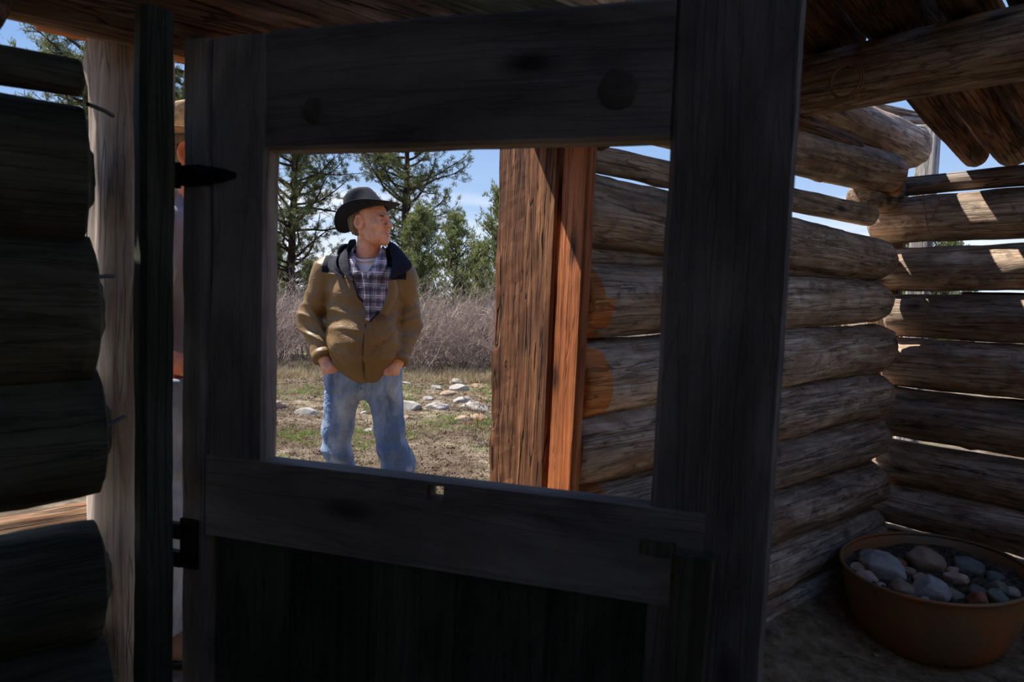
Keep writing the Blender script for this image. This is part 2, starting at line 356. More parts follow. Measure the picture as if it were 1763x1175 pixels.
# ------------------------------------------------------------------ roof: one tie beam and a sloping layer of poles
log('roof_beam', (2.35, 1.62, 2.02), (2.35, -2.2, 2.02), .101, .106, 'log', None, rough=.6, end='fresh',
    props=dict(label='thick round crossbeam log under the roof poles with a wire ring hanging on it', category='beam'))
log('roof_beam', (.75, 1.5, 2.33), (.75, -2.2, 2.33), .11, .11, 'log_dark', None, rough=.6, seg=20,
    props=dict(label='dark round roof beam above the top of the open door', category='beam'))
ce = empty('ceiling', (0, 0, 0), kind='structure')
def zroof(x, r): return 2.125 - .2 * (x - 2.35) + r * 1.02
def rpole(y, r, x0, x1, mat='roof', dy=0, **kw):
    _ = log('roof_log', (x0, y + dy, zroof(x0, r)), (x1, y, zroof(x1, r * .97)), r, r * .97, mat, ce, **kw)
rpole(1.192, .117, -1.6, 2.52, 'roof', taper1=.02)
rpole(.945, .122, -1.6, 2.72, 'roof', taper1=.08)
rpole(1.018, .055, 2.62, 3.52, 'roof', end='fresh')
rpole(.884, .074, 2.60, 3.56, 'roof')
rpole(.737, .068, -1.6, 3.60, 'roof')
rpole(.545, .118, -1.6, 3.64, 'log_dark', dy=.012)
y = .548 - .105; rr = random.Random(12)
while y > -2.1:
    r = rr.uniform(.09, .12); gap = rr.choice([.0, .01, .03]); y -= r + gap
    rpole(y, r, -1.6, (.95 if y > -1.75 else 3.6) + rr.uniform(-.05, .05), 'roof' if rr.random() < .5 else 'log_dark', seg=18, step=.1, rough=.8); y -= r  # most poles cut short out of view, an added opening for skylight
log('roof_log', (2.45, 1.335, 2.115), (3.34, 1.44, 2.10), .03, .026, 'roof', ce, taper1=.05)
# loose slabs lying over the poles close the roof towards the camera and the doorway
for y0, y1_ in ((-2.1, -1.6), (-1.58, -1.05), (-1.02, -.5), (-.47, .05), (.07, .45)):
    _seed[0] += 1
    for k_, (xa, xb) in enumerate(((-1.55, .45),)):  # slabs stop short as well, keeping the added roof opening clear
        o = link('roof_slab', timber_mesh(xb - xa, y1_ - y0, .03, _seed[0]), M['log_dark'], ce)
        d = Vector((1, 0, -.2)).normalized(); yv = Vector((0, 1, 0)); zv = d.cross(yv)
        p = Vector((xa, y0, zroof(xa, .12) + .14)); o.matrix_basis = Matrix(((d.x, 0, zv.x, p.x), (0, 1, 0, p.y), (d.z, 0, zv.z, p.z), (0, 0, 0, 1)))
for y0, y1_ in ((.47, .95), (.97, 1.42)):
    _seed[0] += 1; xa, xb = -1.55, 1.7
    o = link('roof_slab', timber_mesh(xb - xa, y1_ - y0, .03, _seed[0]), M['log_dark'], ce)
    d = Vector((1, 0, -.2)).normalized(); zv = d.cross(Vector((0, 1, 0)))
    p = Vector((xa, y0, zroof(xa, .12) + .14)); o.matrix_basis = Matrix(((d.x, 0, zv.x, p.x), (0, 1, 0, p.y), (d.z, 0, zv.z, p.z), (0, 0, 0, 1)))

# ------------------------------------------------------------------ door posts
vboard('door_post', 1.298, 1.50, 1.392, 1.612, -.06, 1.98, 'jamb', None, lean=(-.008, 0), jag=.006, bev=.012,
       label='rough squared brown timber post with a long crack, right of the man', category='post')
vboard('door_jamb', 1.19, 1.222, 1.155, 1.245, .02, 1.66, 'plank', None, lean=(.014, 0), jag=.0015,
       label='smooth orange pine board standing upright against the stacked log ends', category='board')
vboard('door_jamb', 1.200, 1.234, 1.262, 1.385, .02, 1.66, 'jamb', None, lean=(.008, 0),  # filler board added where the groove is only dark with shade
       label='narrow brown filler board added in the dark groove between the rough timber post and the orange pine board', category='board')
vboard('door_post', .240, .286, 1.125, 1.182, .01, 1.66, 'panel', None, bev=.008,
       label='dark squared upright post that the door hangs on, left of the door', category='post')
pl = log('log_post', (.281, 1.40, -.06), (.281, 1.40, 1.95), .070, .066, 'post_light', None, rough=1.3, end='fresh', roll=.4,
         props=dict(label='pale peeled round log post behind the dark log ends, far left', category='post'))
for z, x in ((1.513, .187), (1.262, .187), (1.035, .203)):
    V, Fq = tubes([([(x - .006, 1.175, z), (x + .022, 1.215, z + .003), (x + .038, 1.245, z + .004)], .0032)], 8)
    link('nail', mesh_np('nail', V, Fq), M['iron'], None, label={1.513: 'topmost black spike against the pale log post', 1.262: 'middle black spike against the pale log post', 1.035: 'lowest black spike against the pale log post'}[z], category='nail')
log('lintel_board', (.15, 1.42, 1.715), (.62, 1.42, 1.72), .052, .055, 'fresh', None, rough=.6, flat=.6, roll=0,
    props=dict(label='orange lit piece of wood over the doorway seen in the slit beside the door', category='lintel'))
log('rail_log', (-1.6, 1.62, .70), (.27, 1.48, .790), .055, .046, 'roof', None, rough=1.3,
    props=dict(label='thin pale pole seen between two dark wall logs at lower left', category='pole'))
log('corner_board', (3.72, 1.27, .0), (3.70, 1.27, 2.18), .055, .05, 'pale_board', None, rough=.5, flat=.5,
    props=dict(label='pale upright post outside the far corner, behind the roof poles', category='post'))
for a, b, r, lb in (((3.28, 1.36, 2.115), (3.6, 1.25, 2.15), .022, 'short broken stick lying on the end of the top wall log'),
                    ((3.15, 1.42, 2.18), (3.9, 1.15, 2.165), .020, 'pale grey stick poking out in the sky gap above the top wall log')):
    log('broken_stick', a, b, r, r * .7, 'log_grey', None, rough=1.2, seg=12, props=dict(label=lb, category='stick'))

# ------------------------------------------------------------------ the open door
door = empty('door_1', (.320, 1.200, 0), math.atan2(-.834, .552), kind='structure')
T = .038
vboard('stile', -.009, .0455, 0, T, .05, 1.648, 'door', door)
vboard('stile', .046, .152, 0, T, .978, 1.648, 'door', door, jag=.003)
vboard('stile', .764, .920, 0, T, .05, 1.652, 'door', door)
hboard('rail', .152, .764, .0, T, 1.470, 1.652, 'door', door)
# lower rail with a see-through slot
_seed[0] += 1
parts = []
sx0, sx1, sz0, sz1 = .437, .464, .9500, .9735
for (a, b, c, d) in ((.0462, sx0, .846, .979), (sx1, .835, .846, .979), (sx0, sx1, .846, sz0), (sx0, sx1, sz1, .979)):
    parts.append(box_np(((a + b) / 2, T / 2 - .004, (c + d) / 2), ((b - a) / 2, T / 2, (d - c) / 2)))
V, Fq = join_np(parts); link('rail', mesh_np('rail', V, Fq, False), M['door'], door)
for k in range(5):
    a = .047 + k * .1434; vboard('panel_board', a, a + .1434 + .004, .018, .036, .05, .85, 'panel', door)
vboard('brace', .775, .83, -.012, -.0006, .06, .93, 'log_dark', door, lean=(.05, 0))
def disc(name, x, z, r, parent, mat, y=-.001, dep=.004, seed=0):
    V = []; n = 24
    for yy, k in ((y + dep, 1), (y, 1), (y - dep * .5, .82)):
        for j in range(n):
            a = 6.2832 * j / n; q = r * k * (1 + .12 * mn.noise(Vector((math.cos(a) * 1.5, math.sin(a) * 1.5, seed)))); V.append((x + q * math.cos(a), yy, z + q * math.sin(a)))
    V.append((x, y - dep * .5, z)); Fc = [(i * n + j, i * n + (j + 1) % n, (i + 1) * n + (j + 1) % n, (i + 1) * n + j) for i in range(2) for j in range(n)] + [(2 * n + j, 2 * n + (j + 1) % n, 3 * n) for j in range(n)]
    link(name, mesh_py(name, V, Fc), M[mat], parent)
disc('knot', .234, 1.527, .019, door, 'knot', seed=1); disc('knot', .694, 1.537, .027, door, 'knot', seed=2); disc('knot', .19, .945, .022, door, 'knot', seed=3)
disc('knot', .795, .94, .012, door, 'knot', seed=4)
# hinges
def strap(z, pts, name='hinge'):
    n = len(pts); V = []
    for yy in (-.005, .0):
        V += [(x, yy, z + h) for x, h in pts]
    Fc = [tuple(range(n)), tuple(range(2 * n - 1, n - 1, -1))] + [(i, n + i, n + (i + 1) % n, (i + 1) % n) for i in range(n)]
    return mesh_py(name, V, Fc, False)
h1 = link('hinge', strap(1.432, [(-.012, -.016), (.03, -.017), (.075, -.010), (.097, -.004), (.097, .004), (.075, .010), (.03, .017), (-.012, .016)]), M['iron'], door)
V, Fq = tubes([([(-.012, -.006, 1.412), (-.012, -.006, 1.452)], .007)], 10); link('hinge_pin', mesh_np('pin', V, Fq), M['iron'], h1)
V, Fq = box_np((-.03, -.004, 1.432), (.02, .003, .016)); link('hinge_leaf', mesh_np('leaf', V, Fq, False), M['iron'], h1)
h2 = link('hinge', strap(.825, [(-.004, -.042), (.030, -.042), (.030, .042), (-.004, .042)]), M['iron'], door)
for zz in (.797, .845): 
    V, Fq = box_np((-.012, -.003, zz), (.012, .006, .013)); link('hinge_leaf', mesh_np('leaf', V, Fq, False), M['iron'], h2)
for x, z in ((.055, 1.432), (.02, 1.432), (.018, .80), (.018, .85)):
    V, Fq = tubes([([(x, -.002, z), (x, -.008, z)], [.006, .004])], 10); link('bolt', mesh_np('bolt', V, Fq), M['iron'], h1 if z > 1 else h2)
vboard('latch', .752, .80, -.010, -.0005, .915, .935, 'log_dark', door)

# ------------------------------------------------------------------ wire ring on the beam, wires on the right wall
P = []
for i in range(200):
    a = i / 199 * 2 * math.pi * 3.0; r = .050 + .002 * math.sin(a * .33 + 1)
    P.append((2.232 - .004 + .006 * math.sin(a * .5), 1.018 - .002 * i / 200 + r * math.cos(a), 1.975 + r * 1.04 * math.sin(a)))
V, Fq = tubes([(P, .003)], 7)
rg = link('wire_ring', mesh_np('ring', V, Fq), M['wire'], None, label='coiled wire ring hanging on the crossbeam at upper right', category='ring')
V, Fq = tubes([([(2.252, 1.018, 2.028), (2.234, 1.018, 2.03), (2.232, 1.018, 2.016)], .003)], 6); link('hook_nail', mesh_np('n', V, Fq), M['iron'], rg)
def on_right(pts, off=.0):   # y, z on the inner face of the right wall
    return [(3.318 - off, a, b) for a, b in pts]
def wires(lst, r, mat, label, cat, nm):
    V, Fq = tubes([(spline(q, 40), r) for q in lst], 6); link(nm, mesh_np(nm, V, Fq), M[mat], None, label=label, category=cat)
wires([on_right([(1.145, 1.765), (1.133, 1.70), (1.118, 1.63), (1.10, 1.585), (1.085, 1.56), (1.06, 1.555)], .004), on_right([(1.118, 1.63), (1.10, 1.66), (1.08, 1.72), (1.078, 1.757)], .004)], .0022, 'wire',
      'thin twisted wire loop hanging down the pale upper log of the right wall', 'wire', 'wire_loop')
wires([on_right([(1.06, 1.36), (1.062, 1.32), (1.075, 1.285), (1.09, 1.24), (1.10, 1.18), (1.10, 1.13)], .006), on_right([(1.075, 1.285), (1.06, 1.30), (1.055, 1.325)], .006)], .0028, 'rope',
      'thin twig-like cord hanging across the middle log of the right wall', 'cord', 'hanging_cord')

# ------------------------------------------------------------------ tub of stones
CX, CY, RX, RY, ZR = 2.865, .850, .405, .298, .305
tub = empty('tub', (CX, CY, .03), 0, label='rusty oval metal tub full of stones on the dirt floor in the corner', category='tub')
def oval(k, z, n=72, wob=.008, sx=0):
    return [((RX * k) * math.cos(a) * (1 + wob * mn.noise(Vector((math.cos(a), math.sin(a), z * 3)))), RY * k * math.sin(a), z) for a in (2 * math.pi * j / n for j in range(n))]
prof = [(.05, .012), (.45, .006), (.70, .010), (.80, .03), (.86, .07), (.91, .12), (.955, .19), (.985, .25), (1.0, .272), (1.012, .276), (1.008, .268), (.985, .262), (.965, .25), (.93, .19), (.9, .15), (.05, .15)]
V = []; n = 72
for k, z in prof: V += oval(k, z)
Fc = [(i * n + j, i * n + (j + 1) % n, (i + 1) * n + (j + 1) % n, (i + 1) * n + j) for i in range(len(prof) - 1) for j in range(n)]
m, nn, b = newmat('rusty_metal'); tcn = nn.nodes.new('ShaderNodeTexCoord').outputs['Object']
c = ramp(nn, noise(nn, tcn, 3.5, 8, .65, .5), [(.3, srgb(112, 108, 92)), (.45, srgb(142, 108, 76)), (.6, srgb(176, 108, 66)), (.75, srgb(134, 122, 98))])
nn.links.new(c, b.inputs['Base Color']); b.inputs['Roughness'].default_value = .6; b.inputs['Metallic'].default_value = .25; bump(nn, b, noise(nn, tcn, 22, 7), .5, .006); M['rust'] = m
link('tub_body', mesh_py('tub', V, Fc), M['rust'], tub)
V, Fq = tubes([(oval(1.006, .274) + oval(1.006, .274)[:2], .007)], 8); link('rim', mesh_np('rim', V, Fq), M['rust'], tub)
def gravel_z(x, y): return .232 + .02 * mn.noise(Vector((x * 9, y * 9, 1))) + .008 * mn.noise(Vector((x * 40, y * 40, 1)))
V = []; nr = 22
for i in range(nr + 1):
    for j in range(n):
        a = 2 * math.pi * j / n; k = .955 * i / nr; x, y = RX * k * math.cos(a), RY * k * math.sin(a); V.append((x, y, gravel_z(x, y)))
Fc = [(i * n + j, (i + 1) * n + j, (i + 1) * n + (j + 1) % n, i * n + (j + 1) % n) for i in range(nr) for j in range(n)]
icv = [(0, 0, 1), (.9, .1, .2), (.2, .9, .1), (-.8, .4, .2), (-.6, -.7, .1), (.4, -.85, .2)]; gr_ = random.Random(8)
for k in range(520):
    a, q = gr_.uniform(0, 6.28), math.sqrt(gr_.random()) * .90; x, y = RX * q * math.cos(a), RY * q * math.sin(a); r = gr_.uniform(.004, .012); t = gr_.uniform(0, 6.28); b0 = len(V)
    for (u, v, w) in icv: k_ = r * gr_.uniform(.7, 1.2); V.append((x + k_ * (u * math.cos(t) - v * math.sin(t)), y + k_ * (u * math.sin(t) + v * math.cos(t)), gravel_z(x, y) - .002 + k_ * w))
    Fc += [(b0, b0 + i, b0 + i % 5 + 1) for i in range(1, 6)]
gv = link('gravel', mesh_py('gravel', V, Fc, False), dirt('tub_gravel', srgb(60, 50, 40), srgb(118, 102, 84), srgb(172, 154, 132), 8), None, kind='stuff', label='dark gravel and soil filling the tub between the stones', category='gravel')
gv.location = (CX, CY, .03)
def stone_mesh(sx, sy, sz, seed, ang=1.0, sub=4):
    import bmesh
    bm = bmesh.new(); bmesh.ops.create_icosphere(bm, subdivisions=sub, radius=1); sd = Vector((seed * 5.1, seed * 2.3, seed))
    pl_ = [(Vector((random.Random(seed * 9 + i).gauss(0, 1), random.Random(seed * 7 + i).gauss(0, 1), random.Random(seed * 5 + i).gauss(0, 1))).normalized(), random.Random(seed * 3 + i).uniform(.62, .9)) for i in range(7)]
    for v in bm.verts:
        p = v.co.copy(); q = 1 + .24 * mn.noise(p * 1.1 + sd) + .09 * mn.noise(p * 3.2 + sd) + .035 * mn.noise(p * 8 + sd); p *= q
        for nn_, d in pl_:
            t = p.dot(nn_) - d
            if t > 0: p -= nn_ * t * .8 * ang
        v.co = Vector((p.x * sx, p.y * sy, p.z * sz))
    me = bpy.data.meshes.new('stone'); bm.to_mesh(me); bm.free()
    for p in me.polygons: p.use_smooth = True
    return me
def stonemat(name, a, b_, sc=14):
    m, n_, b = newmat(name); tcn = n_.nodes.new('ShaderNodeTexCoord').outputs['Object']
    n_.links.new(ramp(n_, noise(n_, tcn, sc, 8, .65), [(.3, a), (.7, b_)]), b.inputs['Base Color']); b.inputs['Roughness'].default_value = .8
    bump(n_, b, noise(n_, tcn, 40, 6), .4, .004); return m
SM = {'grey': stonemat('grey_stone', srgb(138, 128, 120), srgb(200, 188, 176)), 'pink': stonemat('pink_stone', srgb(172, 130, 112), srgb(226, 188, 168)),
      'tan': stonemat('tan_stone', srgb(132, 108, 86), srgb(182, 156, 130)), 'red': stonemat('red_stone', srgb(140, 84, 64), srgb(180, 118, 92)),
      'dark': stonemat('dark_stone', srgb(96, 92, 84), srgb(142, 136, 126)), 'white': stonemat('white_stone', srgb(128, 120, 112), srgb(182, 174, 164)),
      'green': stonemat('greenish_stone', srgb(104, 100, 82), srgb(152, 146, 122))}
stones = [(2.668, 1.055, .034, 'pink', 'small rounded pinkish stone nearest the left end of the tub'), (2.582, 1.0, .040, 'pink', 'pale pink and white pointed stone just inside the left rim of the tub'),
 (2.725, .985, .080, 'grey', 'large angular grey stone, biggest in the left of the tub'), (2.86, .975, .036, 'red', 'rounded reddish stone beside the large angular grey stone'),
 (2.93, .905, .078, 'tan', 'large humped tan stone at the back middle of the tub'), (2.816, .923, .028, 'tan', 'small ochre stone in front of the humped tan stone'),
 (2.783, .868, .030, 'pink', 'small pale tan wedge stone in the middle of the tub'), (2.969, .82, .028, 'pink', 'small pink stone leaning beside the big dark boulder in the tub'),
 (3.03, .785, .060, 'dark', 'big dark grey-green boulder at the back right of the tub'), (2.86, .776, .048, 'pink', 'mottled pink and white oblong stone in the centre of the tub'),
 (2.600, .864, .046, 'tan', 'smooth brown-grey stone near the front left rim of the tub'), (2.577, .925, .024, 'pink', 'small pointed pinkish stone in the gravel, left part of the tub'),
 (2.646, .790, .066, 'grey', 'large flat-faced grey stone in the front middle of the tub'), (2.53, .822, .013, 'white', 'tiny white pebble at the front rim of the tub'),
 (2.70, .740, .038, 'tan', 'smooth tan egg-shaped stone right of the flat-faced grey stone'), (2.70, .66, .05, 'red', 'dark red-brown stone at the front rim of the tub'),
 (2.90, .66, .042, 'green', 'rounded greenish grey stone toward the right side of the tub'), (2.92, .612, .028, 'pink', 'small round pink stone at the right edge of the photo'),
 (2.795, .615, .044, 'green', 'large rounded grey-green stone at the right rim of the tub'), (2.745, .692, .022, 'white', 'small pale flat stone behind the dark red-brown stone'),
 (2.80, .695, .036, 'dark', 'dull dark stone behind the large grey-green stone'), (2.773, 1.07, .026, 'dark', 'small dark stone by the back rim of the tub near the wall logs'),
 (2.90, 1.03, .026, 'green', 'thin greenish stone standing at the back rim of the tub'), (3.03, .70, .030, 'dark', 'small dark stone in the shadow right of the dark boulder'),
 (2.59, .795, .022, 'grey', 'small grey stone tucked under the flat-faced grey stone')]
for i, (x, y, r, c, lb) in enumerate(stones):
    # keep inside the oval
    dx, dy = (x - CX) / (RX * .90 - r), (y - CY) / (RY * .90 - r); q = math.hypot(dx, dy)
    if q > 1: x = CX + (x - CX) / q; y = CY + (y - CY) / q
    rr = random.Random(i); o = link('stone', stone_mesh(r * rr.uniform(.95, 1.15), r * rr.uniform(.75, .95), r * rr.uniform(.62, .78), i + 3, sub=3 if r < .04 else 4), SM[c], None, label=lb, category='stone', group='stones in the rusty tub')
    o.location = (x, y, .03 + .222 + r * .42); o.rotation_euler = (rr.uniform(-.3, .3), rr.uniform(-.3, .3), rr.uniform(0, 6))
# pebbles and a twig on the dirt floor
fl = [((1477, 1122), .014, 'tan', 'round tan pebble on the dirt floor in front of the tub'), ((1425, 1072), .014, 'tan', 'flat tan pebble on the dirt floor beside the wall'), ((1415, 1082), .010, 'dark', 'dark pebble beside the flat tan pebble on the dirt floor'),
      ((1506, 1170), .012, 'tan', 'small pebble on the dirt floor at the bottom edge of the photo'), ((1384, 1090), .008, 'pink', 'tiny pink pebble on the dirt floor near the door edge')]
for i, (xy, r, c, lb) in enumerate(((( 2.60, .99), .014, 'tan', fl[0][3]), ((2.73, 1.163), .013, 'tan', fl[1][3]), ((2.665, 1.14), .010, 'dark', fl[2][3]), ((2.50, .86), .012, 'tan', fl[3][3]), ((2.58, 1.18), .008, 'pink', fl[4][3]))):
    xy = (xy[0] - .13, xy[1] - .1)
    o = link('pebble', stone_mesh(r, r * .85, r * .6, 60 + i, sub=2), SM[c], None, label=lb, category='pebble', group='pebbles on the dirt floor'); o.location = (xy[0], xy[1], fz(*xy) + r * .3)
tw = spline([(2.30, .96, fz(2.30, .96) + .003), (2.36, .93, fz(2.36, .93) + .006), (2.42, .86, fz(2.42, .86) + .003)], 20)
V, Fq = tubes([(tw, .0016)], 6); link('twig', mesh_np('twig', V, Fq), M['rope'], None, label='thin pale straw lying on the dirt floor', category='twig')
# ------------------------------------------------------------------ OUTDOORS: ground, rocks, grass, brush, trees
GZ = -.05
def gz(x, y):
    d = math.hypot(x, y); k = min(1, max(0, (d - 2.2) / 2))
    return GZ + k * (.05 * mn.noise(Vector((x * .5, y * .5, 0))) + .022 * mn.noise(Vector((x * 2.3, y * 2.3, 4))) + .012 * mn.noise(Vector((x * 7, y * 7, 9)))) - .0
def ground_mesh():
    ta = np.linspace(0, 2 * math.pi, 361)[:-1]; rs = [1.6]
    while rs[-1] < 160: rs.append(rs[-1] * 1.035 + .01)
    V = []
    cx, cy = 1.2, 1.45
    for r in rs:
        for a in ta:
            x, y = cx + r * math.cos(a), cy + r * math.sin(a); V.append((x, y, gz(x, y)))
    n = len(ta); i = np.arange(len(rs) - 1)[:, None] * n; j = np.arange(n)[None]; j2 = (j + 1) % n
    Fq = np.stack([i + j, i + n + j, i + n + j2, i + j2], -1).reshape(-1, 4)
    c = len(V); V.append((cx, cy, GZ - .0)); me = mesh_np('ground', V, Fq); return me
gm = dirt('meadow_dirt', srgb(58, 48, 38), srgb(116, 101, 84), srgb(168, 153, 132), 1.0, patch=(srgb(84, 68, 56), srgb(104, 110, 72)))
link('ground', ground_mesh(), gm, kind='structure')
# a level skirt of soil under and around the cabin, cut round the floor
V = [(-3.2, 1.42, GZ - .002), (5.5, 1.42, GZ - .002), (5.5, 3.6, GZ - .002), (-3.2, 3.6, GZ - .002)]
link('ground', mesh_py('g2', V, [(0, 1, 2, 3)]), gm, kind='structure')
V = [(3.5, -3.2, GZ - .002), (5.6, -3.2, GZ - .002), (5.6, 1.42, GZ - .002), (3.5, 1.42, GZ - .002)]
link('ground', mesh_py('g3', V, [(0, 1, 2, 3)]), gm, kind='structure')

rocks = [(2.872, 7.307, .16, 'tan', 'low buff rock at the left edge of the view through the door'), (3.0, 6.78, .17, 'white', 'white rock in the grass left of the man, nearest the door edge'),
 (3.29, 6.60, .11, 'white', 'small white rock in the grass just left of the man'), (3.5, 6.45, .07, 'white', 'tiny pale rock in the grass close behind the man on his left side'),
 (4.07, 6.454, .24, 'white', 'long pale rock just right of the man, nearest his hip'), (4.32, 6.30, .20, 'white', 'second pale rock to the right of the man, sharp white top'),
 (4.65, 6.05, .24, 'white', 'pale rock with a bright top, largest of the rocks right of the man'), (4.60, 6.9, .12, 'white', 'small white rock in the middle distance right of the man'),
 (5.05, 7.13, .16, 'tan', 'buff rock in the cluster near the dry brush'), (5.166, 7.54, .13, 'white', 'pale flat rock at the back of the rock cluster'),
 (5.37, 7.32, .20, 'white', 'wide pale rock in the middle of the distant cluster'), (5.75, 7.91, .16, 'white', 'pale rock farthest back near the dry brush'),
 (5.77, 7.45, .14, 'tan', 'buff rock at the right side of the distant cluster, beside the timber post'), (4.91, 6.57, .18, 'white', 'white rock between the near and the distant rocks'),
 (4.136, 5.55, .12, 'tan', 'brownish flat rock in the bare soil right of the man'), (3.1, 5.60, .08, 'white', 'small pale rock at the man\'s left shin, image left'),
 (4.354, 5.60, .13, 'tan', 'low buff rock in the bare soil near the timber post'), (3.75, 6.0, .07, 'tan', 'small pinkish buff stone seen between the man\'s legs'), (5.1, 8.2, .10, 'white', 'small white rock behind the man near the foot of the brush')]
for i, (x, y, r, c, lb) in enumerate(rocks):
    rr = random.Random(i + 40); o = link('rock', stone_mesh(r * rr.uniform(.8, 1.1) * .8, r * .5, r * rr.uniform(.34, .46), i + 81, ang=1.15), SM[c], None, label=lb, category='rock', group='rocks in the meadow')
    o.location = (x, y, gz(x, y) - r * .01); o.rotation_euler = (rr.uniform(-.15, .15), rr.uniform(-.15, .15), YAW + rr.uniform(-.5, .5))

def leafmat(name, a, b_, rough=.7, trans=.25):
    m, n, b = newmat(name); tc = n.nodes.new('ShaderNodeTexCoord').outputs['Object']
    c = ramp(n, noise(n, tc, 1.7, 5, .7), [(.3, a), (.7, b_)]); n.links.new(c, b.inputs['Base Color']); b.inputs['Roughness'].default_value = rough
    b.inputs['Specular IOR Level'].default_value = .2
    if trans:
        t = n.nodes.new('ShaderNodeBsdfTranslucent'); n.links.new(c, t.inputs[0]); mx = n.nodes.new('ShaderNodeMixShader'); mx.inputs[0].default_value = trans
        n.links.new(b.outputs[0], mx.inputs[1]); n.links.new(t.outputs[0], mx.inputs[2])
        n.links.new(mx.outputs[0], [q for q in n.nodes if q.type == 'OUTPUT_MATERIAL'][0].inputs[0])
    return m
M['pine_leaf'] = leafmat('pine_needles', srgb(78, 86, 52), srgb(136, 140, 88))
M['jun_leaf'] = leafmat('juniper_leaves', srgb(86, 96, 56), srgb(150, 154, 98))
M['grass'] = leafmat('green_grass', srgb(88, 112, 48), srgb(150, 168, 84))
M['dry'] = leafmat('dry_grass', srgb(134, 118, 90), srgb(192, 178, 144))
M['litter'] = leafmat('brown_litter', srgb(70, 50, 38), srgb(132, 100, 76), trans=0)
M['leaflitter'] = leafmat('orange_litter', srgb(150, 92, 56), srgb(206, 150, 104), trans=.1)
M['bark'] = wood('pine_bark', srgb(36, 28, 24), srgb(84, 66, 56), srgb(120, 98, 84))
M['brush'] = plain('grey_twigs', srgb(168, 150, 140), .85, 0, .3, 3, .0)

def blades(P, D, ln, wd, rng, tri=1):
    """one slender triangle from each point P along D"""
    n = len(P); s = np.cross(D, rng.normal(size=(n, 3))); s /= np.linalg.norm(s, axis=1)[:, None] + 1e-9
    V = np.stack([P - s * wd, P + s * wd, P + D * ln], 1).reshape(-1, 3); return V, np.arange(n * 3).reshape(-1, 3)
def tufts(name, area, n, per, hgt, wid, mat, seed, label, cat, lean=.5, mask=None):
    rng = np.random.default_rng(seed); out = []; D = []
    k = 0
    while k < n:
        a, d = area(rng); p = wp(a, d)
        if mask is not None and mn.noise(Vector((p.x * .8, p.y * .8, mask))) < .02: k += .25; continue
        k += 1; z = gz(p.x, p.y)
        c = rng.normal(size=(per, 2)) * .035; q = np.column_stack([c[:, 0] + p.x, c[:, 1] + p.y, np.full(per, z - .005)])
        dd = np.column_stack([rng.normal(size=(per, 2)) * lean, np.ones(per)]); dd /= np.linalg.norm(dd, axis=1)[:, None]
        out.append(q); D.append(dd * rng.uniform(.4, 1.1, (per, 1)))
    P = np.concatenate(out); D = np.concatenate(D)
    V, Fq = blades(P, D, hgt, wid, rng)
    link(name, mesh_np(name, V, Fq), M[mat], None, kind='stuff', label=label, category=cat)
def ar(x0, x1, d0, d1):   # denser near
    def f(r):
        d = d0 + (d1 - d0) * r.random(); s = d / 7.5; return r.uniform(x0 * s, x1 * s), d
    return f
tufts('grass', ar(-4.5, 1.5, 3.4, 11), 2300, 16, .055, .0035, 'grass', 3, 'short green grass tufts scattered over the meadow', 'grass', mask=3.0)
tufts('dry_grass', ar(-4.5, 1.5, 3.4, 11.5), 4200, 12, .05, .003, 'dry', 4, 'pale dry grass covering the open ground', 'grass', lean=1.2)
tufts('soil_litter', ar(-4.0, 1.5, 3.2, 10), 9500, 8, .028, .007, 'litter', 5, 'dark brown soil crumbs and litter on the bare ground', 'litter', lean=2.2)
tufts('dry_grass', ar(-5.5, 1.8, 9.6, 11.4), 1500, 14, .16, .006, 'dry', 6, 'strip of taller dry grass at the foot of the brush', 'grass', lean=.6)
tufts('leaf_litter', ar(-5.5, 1.8, 9.8, 11.2), 900, 8, .07, .014, 'leaflitter', 7, 'orange brown fallen leaves along the foot of the brush', 'litter', lean=1.6)

# soil clods catching the light
rng = np.random.default_rng(9); V = []; Fq = []
ico_v = np.array([(0, 0, 1), (.9, 0, .1), (.3, .85, 0), (-.75, .5, .1), (-.7, -.55, 0), (.25, -.9, .1)]); ico_f = np.array([(0, 1, 2), (0, 2, 3), (0, 3, 4), (0, 4, 5), (0, 5, 1)])
A = ar(-3.2, 1.4, 3.2, 9.5)
for k in range(9000):
    a, d = A(rng); p = wp(a, d)
    if mn.noise(Vector((p.x * .6, p.y * .6, 21))) < -.08: continue
    r = rng.uniform(.006, .02); t = rng.uniform(0, 6.28); R_ = np.array([[math.cos(t), -math.sin(t), 0], [math.sin(t), math.cos(t), 0], [0, 0, 1]])
    V.append((ico_v * rng.uniform(.6, 1.2, (6, 1)) * (r, r, r * .8)) @ R_.T + (p.x, p.y, gz(p.x, p.y) - .002)); Fq.append(ico_f + 6 * (len(V) - 1))
link('soil_clod', mesh_np('clods', np.concatenate(V), np.concatenate(Fq), False), gm, None, kind='stuff', label='small clods of bare soil strewn over the ground', category='soil')

